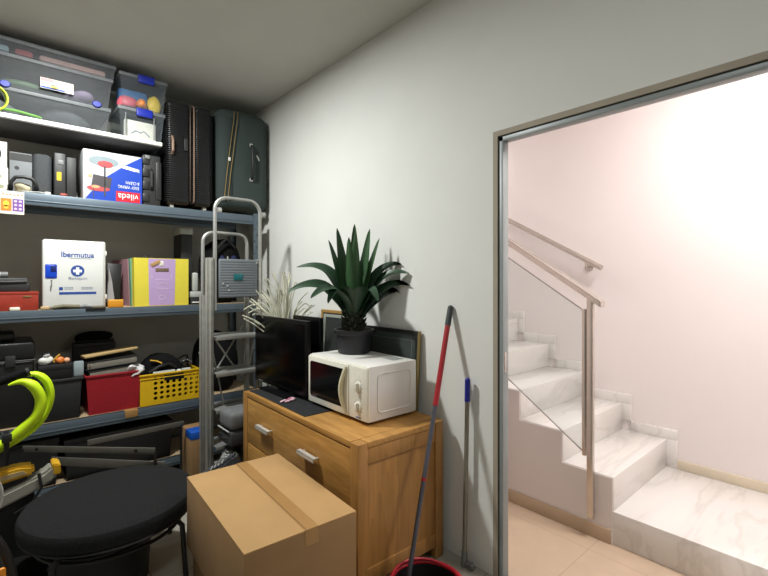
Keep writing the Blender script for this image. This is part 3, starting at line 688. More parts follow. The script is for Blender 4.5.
# ------------------------------------------------------------------ fourth shelf
FZ = .5205
k = thing('equipment_case', 'large black plastic case with ridged lid at left of fourth shelf', 'case', (-.06, 3.52, FZ))
B().box(-.3, .24, 0, .36, 0, .40, .012, 3).put('base', black, k); B().box(-.305, .246, -.006, .36, .405, .52, .02, 3).put('lid', mat('black_gloss', (26, 27, 29), .35), k)
B().tube([(-.3, -.008, .405), (.245, -.008, .405)], .005, 6).put('seam', charcoal, k)
B().box(-.25, .15, .04, .3, .52, .575, .02, 3).put('top_handle', black, k)
b = B().box(.10, .15, -.014, .0, .37, .44, .004); b.put('latch', charcoal, k)
k = thing('storage_tub', 'black lidded plastic tub left of the red crate', 'tub', (.30, 3.48, FZ))
B().box(-.108, .125, 0, .2, 0, .25, .01, taper=.012).put('tub', mat('dark_tub', (38, 39, 42), .5), k); B().box(-.112, .134, -.008, .21, .25, .268, .005).put('lid', charcoal, k)
k = thing('flat_box', 'flat black carton on the lid of the black tub', 'box', (.30, 3.49, FZ+.2685))
B().box(-.10, .075, 0, .17, 0, .075, .004).put('base', black, k); B().box(-.103, .078, -.003, .173, .06, .092, .004).put('lid', mat('black_card', (20, 20, 22), .7), k)
TT = FZ+.2685+.0925
k = thing('toy_figure', 'white toy figure with dark cap on the flat black carton', 'toy', (.237, 3.53, TT))
B().blob((0, 0, .028), (.038, .026, .028), 31, .1, zmin=0).put('body', whitep, k); B().blob((.004, 0, .058), (.018, .018, .016), 32, .05).put('head', lgrey, k); B().blob((.0, .004, .07), (.02, .018, .008), 33, .05).put('cap', black, k)
k = thing('toy_figure', 'orange toy figure with round pink head lying on flat carton', 'toy', (.312, 3.53, TT))
orp = mat('orange_plastic', (214, 120, 46), .5)
B().blob((0, 0, .022), (.024, .02, .022), 34, .1, zmin=0).put('body', orp, k); B().blob((.036, 0, .018), (.018, .017, .018), 35, .03).put('head', mat('peach', (226, 170, 132), .5), k)
for z, x in ((.03, -.012), (.012, -.03)): B().tube([(x, 0, z), (x-.008, 0, z+.012), (x+.012, 0, z+.03)], .006, 6).put('limb', mat('ochre_plastic', (206, 158, 50), .5), k)
B().box(-.03, .03, -.006, .006, 0, .1, .003).rot(Matrix.Rotation(.1, 4, 'Y'))and None
tag(B().box(-.028, .03, -.012, .012, 0, .098, .008).put('milk_carton', mat('pale_blue_grey', (150, 164, 168), .6), loc=(.418-.009, 3.52, FZ+.2685)), 'pale blue grey packet beside the red crate', 'packet')
# red crate, books
k = thing('crate', 'dusty red plastic crate holding grey binders', 'crate', (.61, 3.485, FZ))
def crate_shell(t, hw, d, h, T, tp, m, name, front=True):
    b = B()
    b.box(-hw+tp, hw-tp, tp*.4, d-tp*.4, 0, T)
    lo = [(-hw+tp, tp*.4), (hw-tp, tp*.4), (hw-tp, d-tp*.4), (-hw+tp, d-tp*.4)]; up = [(-hw, 0), (hw, 0), (hw, d), (-hw, d)]
    def ring(pts, z, off): 
        return [((x-off if x > 0 else x+off), (y+off if y < d/2 else y-off), z) for x, y in pts]
    A = ring(lo, 0, 0); Bq = ring(up, h, 0); Cq = ring(up, h, T); D = ring(lo, T, T)
    for i in range(4):
        j = (i+1) % 4
        if front or i != 0:
            b.quad(A[i], A[j], Bq[j], Bq[i]); b.quad(D[j], D[i], Cq[i], Cq[j])
        b.quad(Bq[i], Bq[j], Cq[j], Cq[i])
    bmesh.ops.recalc_face_normals(b.bm, faces=b.bm.faces)
    return b.put(name, m, t)
crate_shell(k, .163, .33, .262, .005, .016, redcrate, 'tub')
b = B(); b.box(-.168, .168, -.007, .004, .250, .266, .003); b.box(-.168, .168, .326, .337, .250, .266, .003); b.box(-.170, -.160, 0, .33, .25, .266, .003); b.box(.160, .170, 0, .33, .25, .266, .003); b.put('rim', redcrate, k)
bk = mat('grey_binder', (110, 108, 100), .7, 0, .08)
r1 = Matrix.Rotation(-.06, 4, 'Y')
for i, (z, x, lab, w2) in enumerate(((.19, .60, 'thick grey ring binder lying in the red crate', .136), (.285, .605, 'thinner grey binder on top of the thick binder', .158))):
    k = thing('ring_binder', lab, 'binder', (x, 3.50, FZ+z+.03-(.0 if i == 0 else .014)))
    hh = .072 if i == 0 else .055
    b = B(); b.box(-w2*.93, w2*.93, 0, .27, .009, .012+hh-.012, .003); b.rot(r1); look(b.put('pages', mat('page_edges', (126, 122, 112), .8, 0, .1), k), 'grey page block')
    b = B(); b.box(-w2, w2, -.004, .28, .009, .014, .002); b.box(-w2, w2, -.004, .28, hh+.002, hh+.007, .002); b.rot(r1); b.put('cover', charcoal, k)
    b = B(); b.cyl((-w2*.85, -.002, hh/2+.01), (-w2*.85, -.006, hh/2+.01), .008, n=14).rot(r1); b.put('finger_ring', chrome, k)
tag(B().box(-.165, .16, 0, .12, .012, .026, .002).rot(Matrix.Rotation(-.09, 4, 'Y') @ Matrix.Rotation(.12, 4, 'Z')).put('wood_plank', mat('pale_wood', (186, 158, 108), .7, 0, .1, 6, stretch=(1, 12, 12)), loc=(.605, 3.505, FZ+.385)), 'pale wooden plank lying on the grey binders', 'plank')
tag(B().blob((0, 0, .04), (.05, .04, .045), 44, .3, 5, zmin=0).put('plastic_bag', mat('white_film', (206, 204, 204), .4, 0, .1), loc=(.735, 3.52, FZ+.225)), 'crumpled white plastic bag in the right corner of red crate', 'bag')
k = thing('dark_carton', 'tall dark carton behind the red crate binders', 'box', (.545, 3.83, FZ))
B().box(-.13, .13, 0, .09, 0, .44, .004).put('carton', mat('dark_card', (48, 46, 44), .8), k); B().box(-.132, .132, -.002, .092, .41, .442, .003).put('lid', charcoal, k)
k = thing('cap', 'black knitted hat lying on the tall dark carton', 'hat', (.545, 3.87, FZ+.4425))
B().blob((0, 0, .04), (.125, .042, .045), 51, .06, zmin=0).put('crown', black_soft, k)
B().tube([(-.12, -.036, .012), (0, -.046, .012), (.12, -.036, .012)], .011, 8).put('brim', black, k)

# yellow crate with real holes in the front
k = thing('crate', 'yellow perforated plastic crate at right of fourth shelf', 'crate', (.97, 3.485, FZ))
HW, D, HC = .203, .32, .225
b = B()
xs = [-HW+.0, -HW+.08]+[-HW+.08+i*.0415 for i in range(1, 8)]+[HW]
zs = [0, .028]+[.028+i*.036 for i in range(1, 6)]+[HC]
def hole(i, j):
    if j in (0, 6): return None if j == 0 else ((.008, .007) if i in (1, 8) else None)
    if i == 0: return None
    if j == 5 and 3 <= i <= 6: return None
    return (.0135, .0125)
b.perf(xs, zs, 0, .004, hole)
b.box(-HW, HW, .004, D, 0, .004); b.box(-HW, -HW+.004, .004, D, 0, HC); b.box(HW-.004, HW, .004, D, 0, HC); b.box(-HW, HW, D-.004, D, 0, HC)
b.put('tub', yellowp, k)
b = B(); b.box(-HW-.006, HW+.006, -.008, .008, HC-.012, HC, .003); b.box(-HW-.004, HW+.004, -.005, .004, HC-.036, HC-.030, .001); b.box(-HW-.006, -HW+.006, 0, D, HC-.012, HC, .003); b.box(HW-.006, HW+.006, 0, D, HC-.012, HC, .003); b.box(-HW-.006, HW+.006, D-.008, D+.004, HC-.012, HC, .003); b.put('rim', yellowp, k)
look(B().box(-.045, .095, -.002, .0045, .163, .208, .004).put('handle_slot', black, k), 'dark hand hole')
k2 = thing('tool_bag', 'black cloth bag heaped in the yellow crate', 'bag', (.937, 3.605, FZ+.03))
B().blob((0, .0, .15), (.145, .09, .16), 61, .12, 3, zmin=0).put('body', black_soft, k2)
B().tube([(-.1, -.08, .2), (-.04, -.1, .24), (.03, -.09, .25), (.08, -.07, .22)], .012, 8).put('strap', black, k2)
look(B().tube([(-.09, -.06, .285), (-.05, -.08, .278), (-.02, -.09, .26)], .010, 8, flat=.5).put('strap', mat('yellow_webbing', (206, 158, 40), .8), k2), 'yellow webbing strap')
tag(B().cyl((-.075, 0, .02), (.075, 0, .02), .02, n=18).put('paper_roll', lgrey, loc=(.93, 3.512, FZ+.195)), 'light grey roll at the front of the yellow crate', 'roll')
tag(B().blob((0, 0, .02), (.022, .016, .018), 66, .1).put('bottle_cap', whitep, loc=(1.035, 3.512, FZ+.196)), 'small white jar between two pale rolls in yellow crate', 'bottletop')  # a loose white bottle cap
tag(B().cyl((-.03, 0, .02), (.03, 0, .02), .018, n=18).put('tape_roll', lgrey, loc=(1.085, 3.512, FZ+.198)), 'short pale tape roll at right in yellow crate', 'roll')
k2 = thing('cable_bundle', 'black cables heaped at the right of the yellow crate', 'cable', (1.095, 3.68, FZ+.03))
rnd = random.Random(5)
for i in range(6):
    a0 = rnd.uniform(0, 6); B().tube([(.055*math.cos(a0+j*.55)*(1+.1*math.sin(j+i)), .08*math.sin(a0+j*.55), .10+.03*i+.02*math.sin(j*1.3+i)) for j in range(14)], .006, 6).put('cable_turn', black, k2)
B().blob((0, 0, .07), (.075, .09, .07), 70, .1, zmin=0).put('pouch', charcoal, k2)
for x, z in ((-.05, .225), (.0, .24)): B().tube([(x, -.06, z), (x+.03, -.07, z+.01), (x+.06, -.06, z-.012)], .007, 6).put('connector', greyp, k2)

k = thing('hanging_bag', 'black bag with thin pale cord behind the ladder on fourth shelf', 'bag', (1.36, 3.52, FZ))
B().blob((0, .14, .22), (.16, .14, .25), 81, .12, zmin=0).put('body', black_soft, k)
B().tube([(-.17, .02, .33), (-.15, .0, .38), (-.12, .01, .43)], .004, 6).put('cord', lgrey, k)

# ------------------------------------------------------------------ things below and in front of the shelves
nm = mat('fluorescent_padding', (200, 235, 20), .55, 0, .05, 20); nt_ = nm.node_tree
strapm = black
k = thing('safety_collar', 'fluorescent yellow green double padded collar hung on a black stand', 'collar', (0, 2.90, 0))
def smooth(pts, n=5):
    out = []; P = [Vector(p) for p in pts]
    for i in range(len(P)-1):
        p0 = P[max(i-1, 0)]; p1 = P[i]; p2 = P[i+1]; p3 = P[min(i+2, len(P)-1)]
        for j in range(n):
            t = j/n; out.append(.5*((2*p1)+(-p0+p2)*t+(2*p0-5*p1+4*p2-p3)*t*t+(-p0+3*p1-3*p2+p3)*t**3))
    out.append(P[-1]); return out
inner = smooth([(.045, 0, .895), (.10, 0, .905), (.148, -.01, .872), (.174, -.01, .80), (.160, -.01, .725), (.11, 0, .67), (.04, 0, .615), (-.06, 0, .56)])
outer = smooth([(.11, .05, .930), (.16, .05, .926), (.203, .05, .88), (.218, .05, .80), (.196, .05, .715), (.15, .05, .65), (.07, .04, .60), (-.06, .03, .545)])
n = len(inner); B().tube(inner, [.004+.024*min(1, i/9)*(1 if i < n-8 else .85) for i in range(n)], 12, flat=.9).put('inner_pad', nm, k)
n = len(outer); B().tube(outer, [.012+.016*min(1, i/8) for i in range(n)], 12, flat=.7).put('outer_pad', nm, k)
B().box(.028, .05, -.034, .03, .50, .66, .004).put('strap', strapm, k)
B().box(.02, .06, -.04, -.03, .62, .66, .004).put('buckle', charcoal, k)
k = thing('tubular_stand', 'black tubular stand with padded grip at the left edge', 'stand', (-.08, 2.92, 0))
B().tube([(-.25, .0, .80), (-.05, .0, .865), (.10, .0, .915)], .013, 10).put('handlebar', black, k)
B().tube([(.07, .0, .905), (.20, .0, .948)], .021, 12).put('grip', black_soft, k)
B().cyl((.198, 0, .947), (.21, 0, .951), .0215, n=14).put('grip_cap', charcoal, k)
B().tube([(-.10, .0, .85), (-.08, .0, .5), (-.08, .0, .012)], .015, 10).put('column', black, k)
B().box(-.3, .14, -.15, .15, 0, .03, .008).put('base', black, k)
B().tube([(-.08, 0, .60), (.02, .0, .64), (.10, -.0, .655)], .010, 8).put('hook', black, k)
B().blob((-.02, .06, .78), (.11, .05, .13), 91, .15).put('headpad', black_soft, k)

k = thing('folding_trestle', 'grey flat metal bars of a folded trestle under the fourth shelf', 'trestle', (.4, 3.05, 0))
fm = mat('grey_steel_strip', (108, 106, 98), .5, .4, .08, 20)
def strip(p, q, h, m=fm, holes=()):
    p = Vector(p); q = Vector(q); d = (q-p); L = d.length
    b = B()
    b.box(0, L, -.004, .004, -h/2, h/2, .001)
    R_ = Matrix.Translation(p) @ d.to_track_quat('X', 'Z').to_matrix().to_4x4()
    b.rot(R_); o = b.put('bar', m, k)
    for t in holes:
        hb = B().cyl((t*L, -.006, 0), (t*L, .006, 0), .011, n=14).rot(R_); hb.put('bolt_hole', black, o)
    return o
strip((-.28, .33, .42), (.30, -.225, .42), .036, holes=(.11, .86))
strip((-.145, .285, .325), (.35, -.25, .325), .05)
strip((.03, .25, .402), (.605, .25, .402), .034)
strip((-.28, .34, .0), (-.28, .335, .42), .03, black); strip((.30, -.22, .0), (.30, -.226, .42), .03, black); strip((.59, .26, .0), (.59, .256, .40), .03, black)
k = thing('floor_cleaner', 'grey and yellow plastic floor cleaner behind the black stool', 'cleaner', (.12, 2.90, 0))
gp = mat('warm_grey_plastic', (150, 148, 138), .45, 0, .06)
B().prism([(-.22, .255), (.0, .325), (.11, .375), (.14, .43), (.10, .45), (.06, .418), (-.10, .365), (-.22, .33)], 'y', -.03, .07, .012).put('body', gp, k)
B().prism([(-.22, .0), (.05, .0), (.03, .32), (-.05, .30), (-.22, .25)], 'y', -.02, .06, .01).put('stand', black, k)
B().prism([(.10, .405), (.138, .40), (.136, .452), (.10, .462)], 'y', -.034, .074, .006).put('yellow_nose', mat('mustard_plastic', (206, 160, 34), .5), k)
B().prism([(-.2, .395), (.03, .425), (.028, .47), (-.04, .482), (-.2, .462)], 'y', -.02, .06, .012).put('yellow_cover', mat('mustard_plastic', (206, 160, 34), .5), k)
B().prism([(-.16, .36), (.0, .395), (.0, .43), (-.16, .40)], 'y', -.0, .05, .006).put('motor_block', black, k)
look(B().prism([(-.12, .425), (.0, .438), (-.02, .456), (-.10, .452)], 'y', -.024, -.018).put('label_patch', mat('tan_label', (170, 150, 110), .6), k), 'tan label')
B().tube([(.045, -.035, .43), (.055, -.05, .36), (.02, -.05, .30), (-.05, -.045, .26)], .007, 8).put('hose', black, k)
k = thing('bent_tube_rack', 'bent tubes with grey loop and orange reflector at left edge', 'rack', (-.02, 2.0, 0))
B().tube(smooth([(-.25, 0, .012), (-.1, 0, .66), (-.02, 0, .60), (.035, 0, .50), (.06, 0, .40), (.075, .02, .25), (.08, .05, .012)]), .016, 10).put('tube', black, k)
B().tube([(-.035+.07*math.cos(a), .03, .675+.085*math.sin(a)) for a in [2*PI*j/28 for j in range(28)]], .006, 8, True).put('loop', lgrey, k)
B().tube([(-.035+.052*math.cos(a), .03, .675+.065*math.sin(a)) for a in [2*PI*j/28 for j in range(28)]], .004, 8, True).put('loop', greyp, k)
B().box(-.05, .045, -.03, -.014, .33, .46, .008).rot(Matrix.Translation((0.0, -.03, 0))).put('reflector', mat('amber_reflector', (240, 150, 40), .25), k)
B().tube([(-.25, 0, .012), (-.25, .3, .012), (.08, .35, .012), (.08, .05, .012)], .014, 8).put('foot', black, k)

for (x0, x1, h, lab) in ((-.45, .30, .30, 'wide black crate added to darken the bottom deck behind the stool'), (.33, .98, .27, 'black lidded crate added to darken the bottom deck left of the brown carton')):  # crates added to darken the deck under the lowest shelf
    k = thing('filler_crate', lab, 'crate', ((x0+x1)/2, 3.475, .1205), 0, 'added black crates on the bottom deck'); hw = (x1-x0)/2
    B().box(-hw, hw, 0, .36, 0, h-.03, .01, taper=.012).put('tub', black, k); B().box(-hw-.004, hw+.004, -.004, .364, h-.03, h, .005).put('lid', black, k)
k = thing('black_heap', 'black crumpled tarp added to darken the floor left of the stool', 'heap', (.03, 2.60, 0))  # invented heap, covers a floor patch that came out too bright
B().blob((0, 0, .04), (.13, .19, .08), 97, .18, 3, zmin=0).put('folds', black_soft, k); B().blob((.06, .13, .02), (.10, .10, .05), 98, .2, 3, zmin=0).put('corner', black, k)
# stool
k = thing('stool', 'large round black padded stool on tubular legs', 'stool', (.42, 2.44, 0))
felt = mat('black_felt', (29, 30, 31), .95, 0, .25, 90, .5, 260, spec=.2)
R = .362
B().lathe([(0, .315), (R-.02, .315), (R-.004, .325), (R, .345), (R-.002, .372), (R-.012, .388), (R-.04, .397), (0, .402)], 64).put('seat', felt, k)
look(B().lathe([(R-.10, .306), (R-.012, .306), (R-.006, .312), (R-.012, .318), (R-.10, .318), (R-.10, .306)], 64).put('seat_rim', black, k), 'black under rim')
for a in (.55, 2.3, 3.9, 5.5):
    ca, sa = math.cos(a), math.sin(a)
    B().tube([((R-.06)*ca, (R-.06)*sa, .295), ((R-.02)*ca, (R-.02)*sa, .26), ((R+.0)*ca, (R+.0)*sa, .012)], .012, 10).put('leg', black, k)
B().tube([((R-.06)*math.cos(a), (R-.06)*math.sin(a), .255) for a in [2*PI*j/40 for j in range(40)]], .008, 8, True).put('ring_brace', black, k)
k = thing('bin', 'black round bin standing beneath the black stool', 'bin', (.37, 2.40, 0))
B().lathe([(0, .004), (.17, 0), (.19, .02), (.205, .24), (.212, .245), (.212, .255), (.2, .255), (.18, .02), (0, .02)], 36).put('tub', mat('black_tub', (19, 19, 20), .7), k)
B().lathe([(.206, .225), (.216, .228), (.216, .24), (.206, .243)], 36).put('rim', black, k)

# ------------------------------------------------------------------ ladders
def bend(x0, x1, zb, zt, r, y, n=6):
    p = [(x0, y, zb), (x0, y, zt-r)]
    for j in range(1, n+1):
        a = PI-PI/2*j/n; p.append((x0+r+r*math.cos(a), y, zt-r+r*math.sin(a)))
    for j in range(n+1):
        a = PI/2-PI/2*j/n; p.append((x1-r+r*math.cos(a), y, zt-r+r*math.sin(a)))
    p.append((x1, y, zb)); return p
k = thing('step_ladder', 'tall aluminium step ladder with ribbed grey platform and high hoop', 'ladder', (1.286, 3.06, 0))
k.scale = (1.037, 1.037, 1.0106)
for x0, x1 in ((-.195, -.155), (.160, .190)):
    b = B(); b.box(x0, x1, -.012, -.008, .01, 1.56, .001); b.box(x0, x0+.004, -.012, .038, .01, 1.56, .001); b.box(x1-.004, x1, -.012, .038, .01, 1.56, .001); b.box((x0+x1)/2-.004, (x0+x1)/2+.004, -.017, -.010, .012, 1.55, .002)
    r_ = b.put('rail', aluw, k); B().box(x0-.003, x1+.003, -.018, .042, 0, .04, .004).put('foot', black, r_)
B().tube(bend(-.142, .178, 1.20, 1.982, .085, .004), .0125, 12).put('hoop', alu, k)
plat = mat('grey_platform', (116, 122, 128), .6, .1, .06, 10)
b = B(); b.box(-.118, .155, -.012, .010, 1.285, 1.555, .006)
for i in range(14): b.box(-.112, .149, -.0128, -.010, 1.291+i*.0185, 1.306+i*.0185, .0006)
pl = b.put('platform', plat, k)
b = B(); b.box(-.02, .045, -.0155, -.014, 1.405, 1.452, .0005); look(b.put('sticker', mat('teal_sticker', (24, 104, 112), .4), pl), 'teal sticker')
b = B(); 
for (x, z) in ((-.10, 1.38), (-.06, 1.335), (-.07, 1.365), (.14, 1.53)): b.box(x, x+.012, -.0165, -.0145, z, z+.006)
look(b.put('paint_spot', whitep, pl), 'white paint spots')
for z in (1.02, .772, .524, .276, .07):
    b = B(); b.box(-.156, .162, -.055, .055, z, z+.004); b.box(-.156, .162, -.057, -.053, z-.022, z+.005, .001); b.box(-.156, .162, .051, .055, z-.022, z+.004)
    for i in range(5): b.box(-.15, .155, -.05+i*.021, -.042+i*.021, z+.003, z+.006)
    b.put('step', alu, k)
for sx in (-1, 1): B().tube([(.02*sx, .045, .3), (.15*sx, .045, .95)], .006, 8).put('brace', aluw, k)
k = thing('step_ladder', 'smaller aluminium ladder with low hoop behind the tall ladder', 'ladder', (1.268, 3.165, 0))
k.scale = (1.037, 1.037, 1.0106)
for x0, x1 in ((-.185, -.150), (.130, .160)):
    b = B(); b.box(x0, x1, -.008, -.004, .01, 1.30, .001); b.box(x0, x0+.004, -.008, .026, .01, 1.30, .001); b.box(x1-.004, x1, -.008, .026, .01, 1.30, .001)
    r_ = b.put('rail', aluw, k); B().box(x0-.003, x1+.003, -.012, .03, 0, .035, .004).put('foot', black, r_)
B().tube(bend(-.168, .145, 1.15, 1.745, .07, .008), .012, 12).put('hoop', alu, k)
for z in (1.035, .787, .539, .291):
    b = B(); b.box(-.151, .131, .012, .035, z-.01, z-.006); b.box(-.151, .131, .010, .014, z-.025, z-.006, .001); b.put('step', alu, k)
for sx in (-1, 1): B().tube([(-.13*sx, .035, 1.07), (.12*sx, .035, .68)], .006, 8).put('brace', aluw, k)

# ------------------------------------------------------------------ clutter beside the ladder foot
k = thing('carton', 'brown carton with blue tape on the floor left of the ladder', 'box', (1.125, 3.20, 0))
B().box(-.10, .035, .0, .22, 0, .35, .002).put('box', card_shaded, k)
look(B().box(-.1015, .0365, -.0015, .12, .300, .3515, .002).put('tape', mat('blue_tape', (24, 84, 180), .4), k), 'bright blue tape')
k = thing('dark_carton', 'black box under the grey case left of the dresser', 'box', (1.39, 2.80, 0))
B().box(-.16, .16, 0, .18, 0, .332, .004).put('box', black, k); B().box(-.162, .162, -.002, .182, .28, .334, .003).put('lid', charcoal, k)
k = thing('soft_case', 'grey zipped soft case between the ladder and the dresser', 'bag', (1.305, 2.788, .335))
gc = mat('grey_case_fabric', (104, 106, 108), .7, 0, .12, 16, .2)
B().box(-.17, .17, 0, .20, 0, .10, .02, 3).put('base', mat('dark_grey_fabric', (54, 55, 57), .8), k); B().box(-.172, .172, -.002, .202, .103, .222, .035, 4).put('lid', gc, k)
B().tube([(-.176, .01, .103), (-.176, .19, .103)], .005, 6).put('zip', lgrey, k); B().tube([(-.175, .05, .05), (-.195, .06, .055), (-.195, .14, .055), (-.175, .15, .05)], .008, 8).put('carry_handle', black, k)
def shoe(label, loc, rz, tilt, m, sole, acc, accname):
    k = thing('shoe', label, 'shoe', loc, rz)
    Rm = Matrix.Rotation(tilt, 4, 'Y')
    prof = [(-.13, .022), (-.125, .10), (-.09, .105), (-.04, .075), (.03, .06), (.10, .048), (.135, .03), (.13, .022)]
    B().prism(prof, 'y', -.042, .042, .014).rot(Rm).put('upper', m, k)
    B().prism([(-.135, .0), (-.137, .026), (.14, .026), (.135, .004)], 'y', -.046, .046, .008).rot(Rm).put('sole', sole, k)
    for i in range(4): B().box(-.035+i*.024, -.028+i*.024, -.03, .03, .072-.006*i, .078-.006*i, .002).rot(Rm).put('lace', lgrey, k)
    B().box(-.115, -.075, -.046, -.041, .045, .09, .003).rot(Rm).put(accname, acc, k)
    return k
sm = mat('shoe_mesh', (86, 90, 88), .8, 0, .3, 60, .4)
k = thing('dark_bag', 'low black bag under the pile of trainers', 'bag', (1.09, 2.82, 0)); B().blob((0, 0, .10), (.10, .085, .105), 95, .08, zmin=0).put('body', black_soft, k); B().tube([(-.05, -.06, .15), (0, -.08, .17), (.05, -.06, .15)], .008, 8).put('strap', black, k)
shoe('grey trainer with white patch lying tilted left of dresser', (1.15, 2.865, .215), .95, -.35, sm, mat('grey_sole', (120, 124, 112), .7), whitep, 'patch')
shoe('dark grey trainer with pale green patch next to the dresser', (1.06, 2.755, .20), 2.6, .25, mat('dark_shoe', (62, 66, 70), .8, 0, .2, 50), greyp, mat('pale_green', (120, 170, 90), .6), 'patch')

# ------------------------------------------------------------------ dresser and what stands on it
DXF, DXB, DA, DB, DZT = 1.185, 1.735, 1.515, 2.765, .70
k = thing('dresser', 'low golden oak dresser with steel bar handles against the wall', 'dresser', (DXF, DA, 0), math.radians(-1.2))
DW = DXB-DXF; DL = DB-DA
# local: x = depth towards the wall, y = along the wall
for x0, x1 in ((0, .055), (DW-.055, DW)):
    for y0, y1 in ((0, .06), (DL-.06, DL)): B().box(x0, x1, y0, y1, 0, DZT-.002, .003).put('corner_post', oak_side, k)
for y0, z0, z1 in ((.004, .60, DZT-.03), (.004, .06, .13), (DL-.03, .06, DZT-.03)): B().box(.055, DW-.055, y0, y0+.026, z0, z1, .002).put('side_rail', oak_side, k)
B().box(.05, DW-.05, .012, .022, .12, .61).put('side_panel', oak_side, k)
B().box(.02, DW, .03, DL-.03, .05, .075).put('bottom_panel', oak, k)
B().box(DW-.02, DW-.01, .03, DL-.03, .05, DZT-.03).put('back_panel', oak_side, k)
B().box(.002, DW+.0, .062, DL-.0615, DZT-.028, DZT, .002).put('top', oak, k)
for y0 in (.002, DL-.0615): B().box(.057, DW-.057, y0, y0+.0595, DZT-.028, DZT-.001, .002).put('top_edge', oak, k)
for i, (z0, z1) in enumerate(((.385, .664), (.09, .378))):
    d = B().box(.004, .026, .063, DL-.063, z0, z1, .002).put('drawer', oak, k)
    B().box(.03, DW-.06, .08, DL-.08, z0+.02, z1-.03).put('drawer_box', chip, k)
    for yc in (.40, .91):
        zc = (.540 if i == 0 else .25)
        hb = B(); hb.box(-.036, -.010, yc-.082, yc+.082, zc+.002, zc+.010, .002); hb.box(-.036, -.030, yc-.082, yc+.082, zc-.012, zc+.010, .002); hb.box(-.022, .005, yc-.07, yc-.06, zc-.004, zc+.004); hb.box(-.022, .005, yc+.06, yc+.07, zc-.004, zc+.004)
        look(hb.put('bar_handle', mat('satin_nickel', (206, 202, 194), .4, .25, .03), d), 'satin steel bar handle')
DT = DZT+.0006
# black cloth
b = B(); b.box(-.003, .225, -.36, .36, 0, .003, .001)
tag(b.put('placemat', mat('black_mat', (26, 27, 30), .85, 0, .2, 40), loc=(1.232, 2.375, DT), rz=math.radians(-1.5)), 'black cloth mat along the front of the dresser top', 'mat')
MT = DT+.0034
k = thing('hair_clip', 'small pink and white butterfly clip on the black mat', 'clip', (1.305, 2.335, MT), .4)
pk = mat('pale_pink', (226, 184, 196), .5)
for a, l in ((.3, .05), (2.7, .055), (-.5, .04), (3.6, .045)):
    B().blob((l*.6*math.cos(a), l*.6*math.sin(a), .007), (l*.6, .011, .006), int(a*10), .1, zmin=0).rot(Matrix.Identity(4)).put('wing', pk, k)
B().cyl((-.02, 0, .01), (.02, 0, .012), .006, n=10).put('body', mat('rose', (196, 110, 136), .5), k)
# monitor
k = thing('monitor', 'wide black flat monitor seen from the front on the dresser', 'monitor', (1.385, 2.56, MT), math.radians(.8))
gb = mat('satin_black', (10, 10, 12), .4, 0, .02, spec=.2)
b = B(); b.box(-.018, .012, -.318, .352, .022, .475, .006); b.put('bezel', gb, k)
B().box(-.0195, -.017, -.295, .330, .05, .452, .001).put('screen', mat('screen_black', (5, 5, 6), .22, 0, .01, spec=.12), k)
B().box(.012, .035, -.18, .18, .12, .40, .012).put('back_shell', black, k)
B().box(-.002, .03, -.05, .05, .008, .13, .008).put('neck', gb, k); B().box(-.08, .06, -.17, .17, 0, .012, .005).put('foot', gb, k)
look(B().box(-.0186, -.0178, .24, .30, .03, .036).put('badge', greyp, k), 'small grey badge')
# second screen behind and the two pictures
k = thing('monitor', 'smaller black screen with grey edge behind the wide monitor', 'monitor', (1.50, 2.44, DT), math.radians(3))
B().box(-.014, .012, -.155, .155, .06, .49, .006).put('bezel', gb, k); B().box(.012, .04, -.10, .10, .12, .40, .01).put('back_shell', charcoal, k)
B().box(-.0155, -.0138, -.14, .14, .08, .472, .001).put('screen', mat('screen_black', (5, 5, 6), .22, 0, .01, spec=.12), k)
B().box(0, .03, -.03, .03, .0, .10, .005).put('neck', black, k); B().box(-.035, .09, -.11, .11, 0, .010, .004).put('foot', black, k)
def picture(label, y0, y1, zt, x, edge, pic, extra=None):
    k = thing('framed_picture', label, 'picture', (x, (y0+y1)/2, DT)); hw = (y1-y0)/2; h = zt-DT; T = .022
    Lm = Matrix.Rotation(math.radians(4.0), 4, 'Y')
    b = B(); b.box(0, .018, -hw, hw, 0.001, T, .003); b.box(0, .018, -hw, hw, h-T, h, .003); b.box(0, .018, -hw, -hw+T, T, h-T, .003); b.box(0, .018, hw-T, hw, T, h-T, .003)
    b.rot(Lm).put('frame', edge, k)
    B().box(.008, .012, -hw+T-.002, hw-T+.002, T-.002, h-T+.002).rot(Lm).put('print', pic, k)
    b = B(); b.box(.004, .006, -hw+T-.002, hw-T+.002, T-.002, h-T+.002).rot(Lm).put('glazing', clear('picture_glass', (120, 126, 124), .12, .05), k)
    if extra: extra(k, hw, h, Lm)
    return k
def inner_line(k, hw, h, Lm):
    b = B(); q = .055
    for (y0, y1, z0, z1) in ((-hw+q, hw-q, h-q-.003, h-q), (-hw+q, -hw+q+.003, q, h-q), (hw-q-.003, hw-q, q, h-q)): b.box(.0065, .0078, y0, y1, z0, z1)
    b.rot(Lm).put('inner_line', greyp, k)
    B().box(-.002, .019, -hw-.004, -hw+.004, 0.001, h, .001).rot(Lm).put('gold_edge', gold, k)
picture('black framed dark picture behind the microwave', 1.705, 2.28, 1.138, 1.730, black, mat('dark_picture', (40, 48, 42), .6, 0, .5, 7), inner_line)
def mount(k, hw, h, Lm): B().box(.0062, .0082, -hw+.03, hw-.03, .03, h-.03).rot(Lm).put('mount', cdm, k); B().box(.0055, .0064, -hw+.06, hw-.06, .05, h-.05).rot(Lm).put('dark_photo', charcoal, k)
picture('golden wooden picture frame leaning behind the plant pot', 2.33, 2.68, 1.215, 1.722, mat('gold_wood', (168, 132, 74), .5, 0, .1), charcoal, mount)

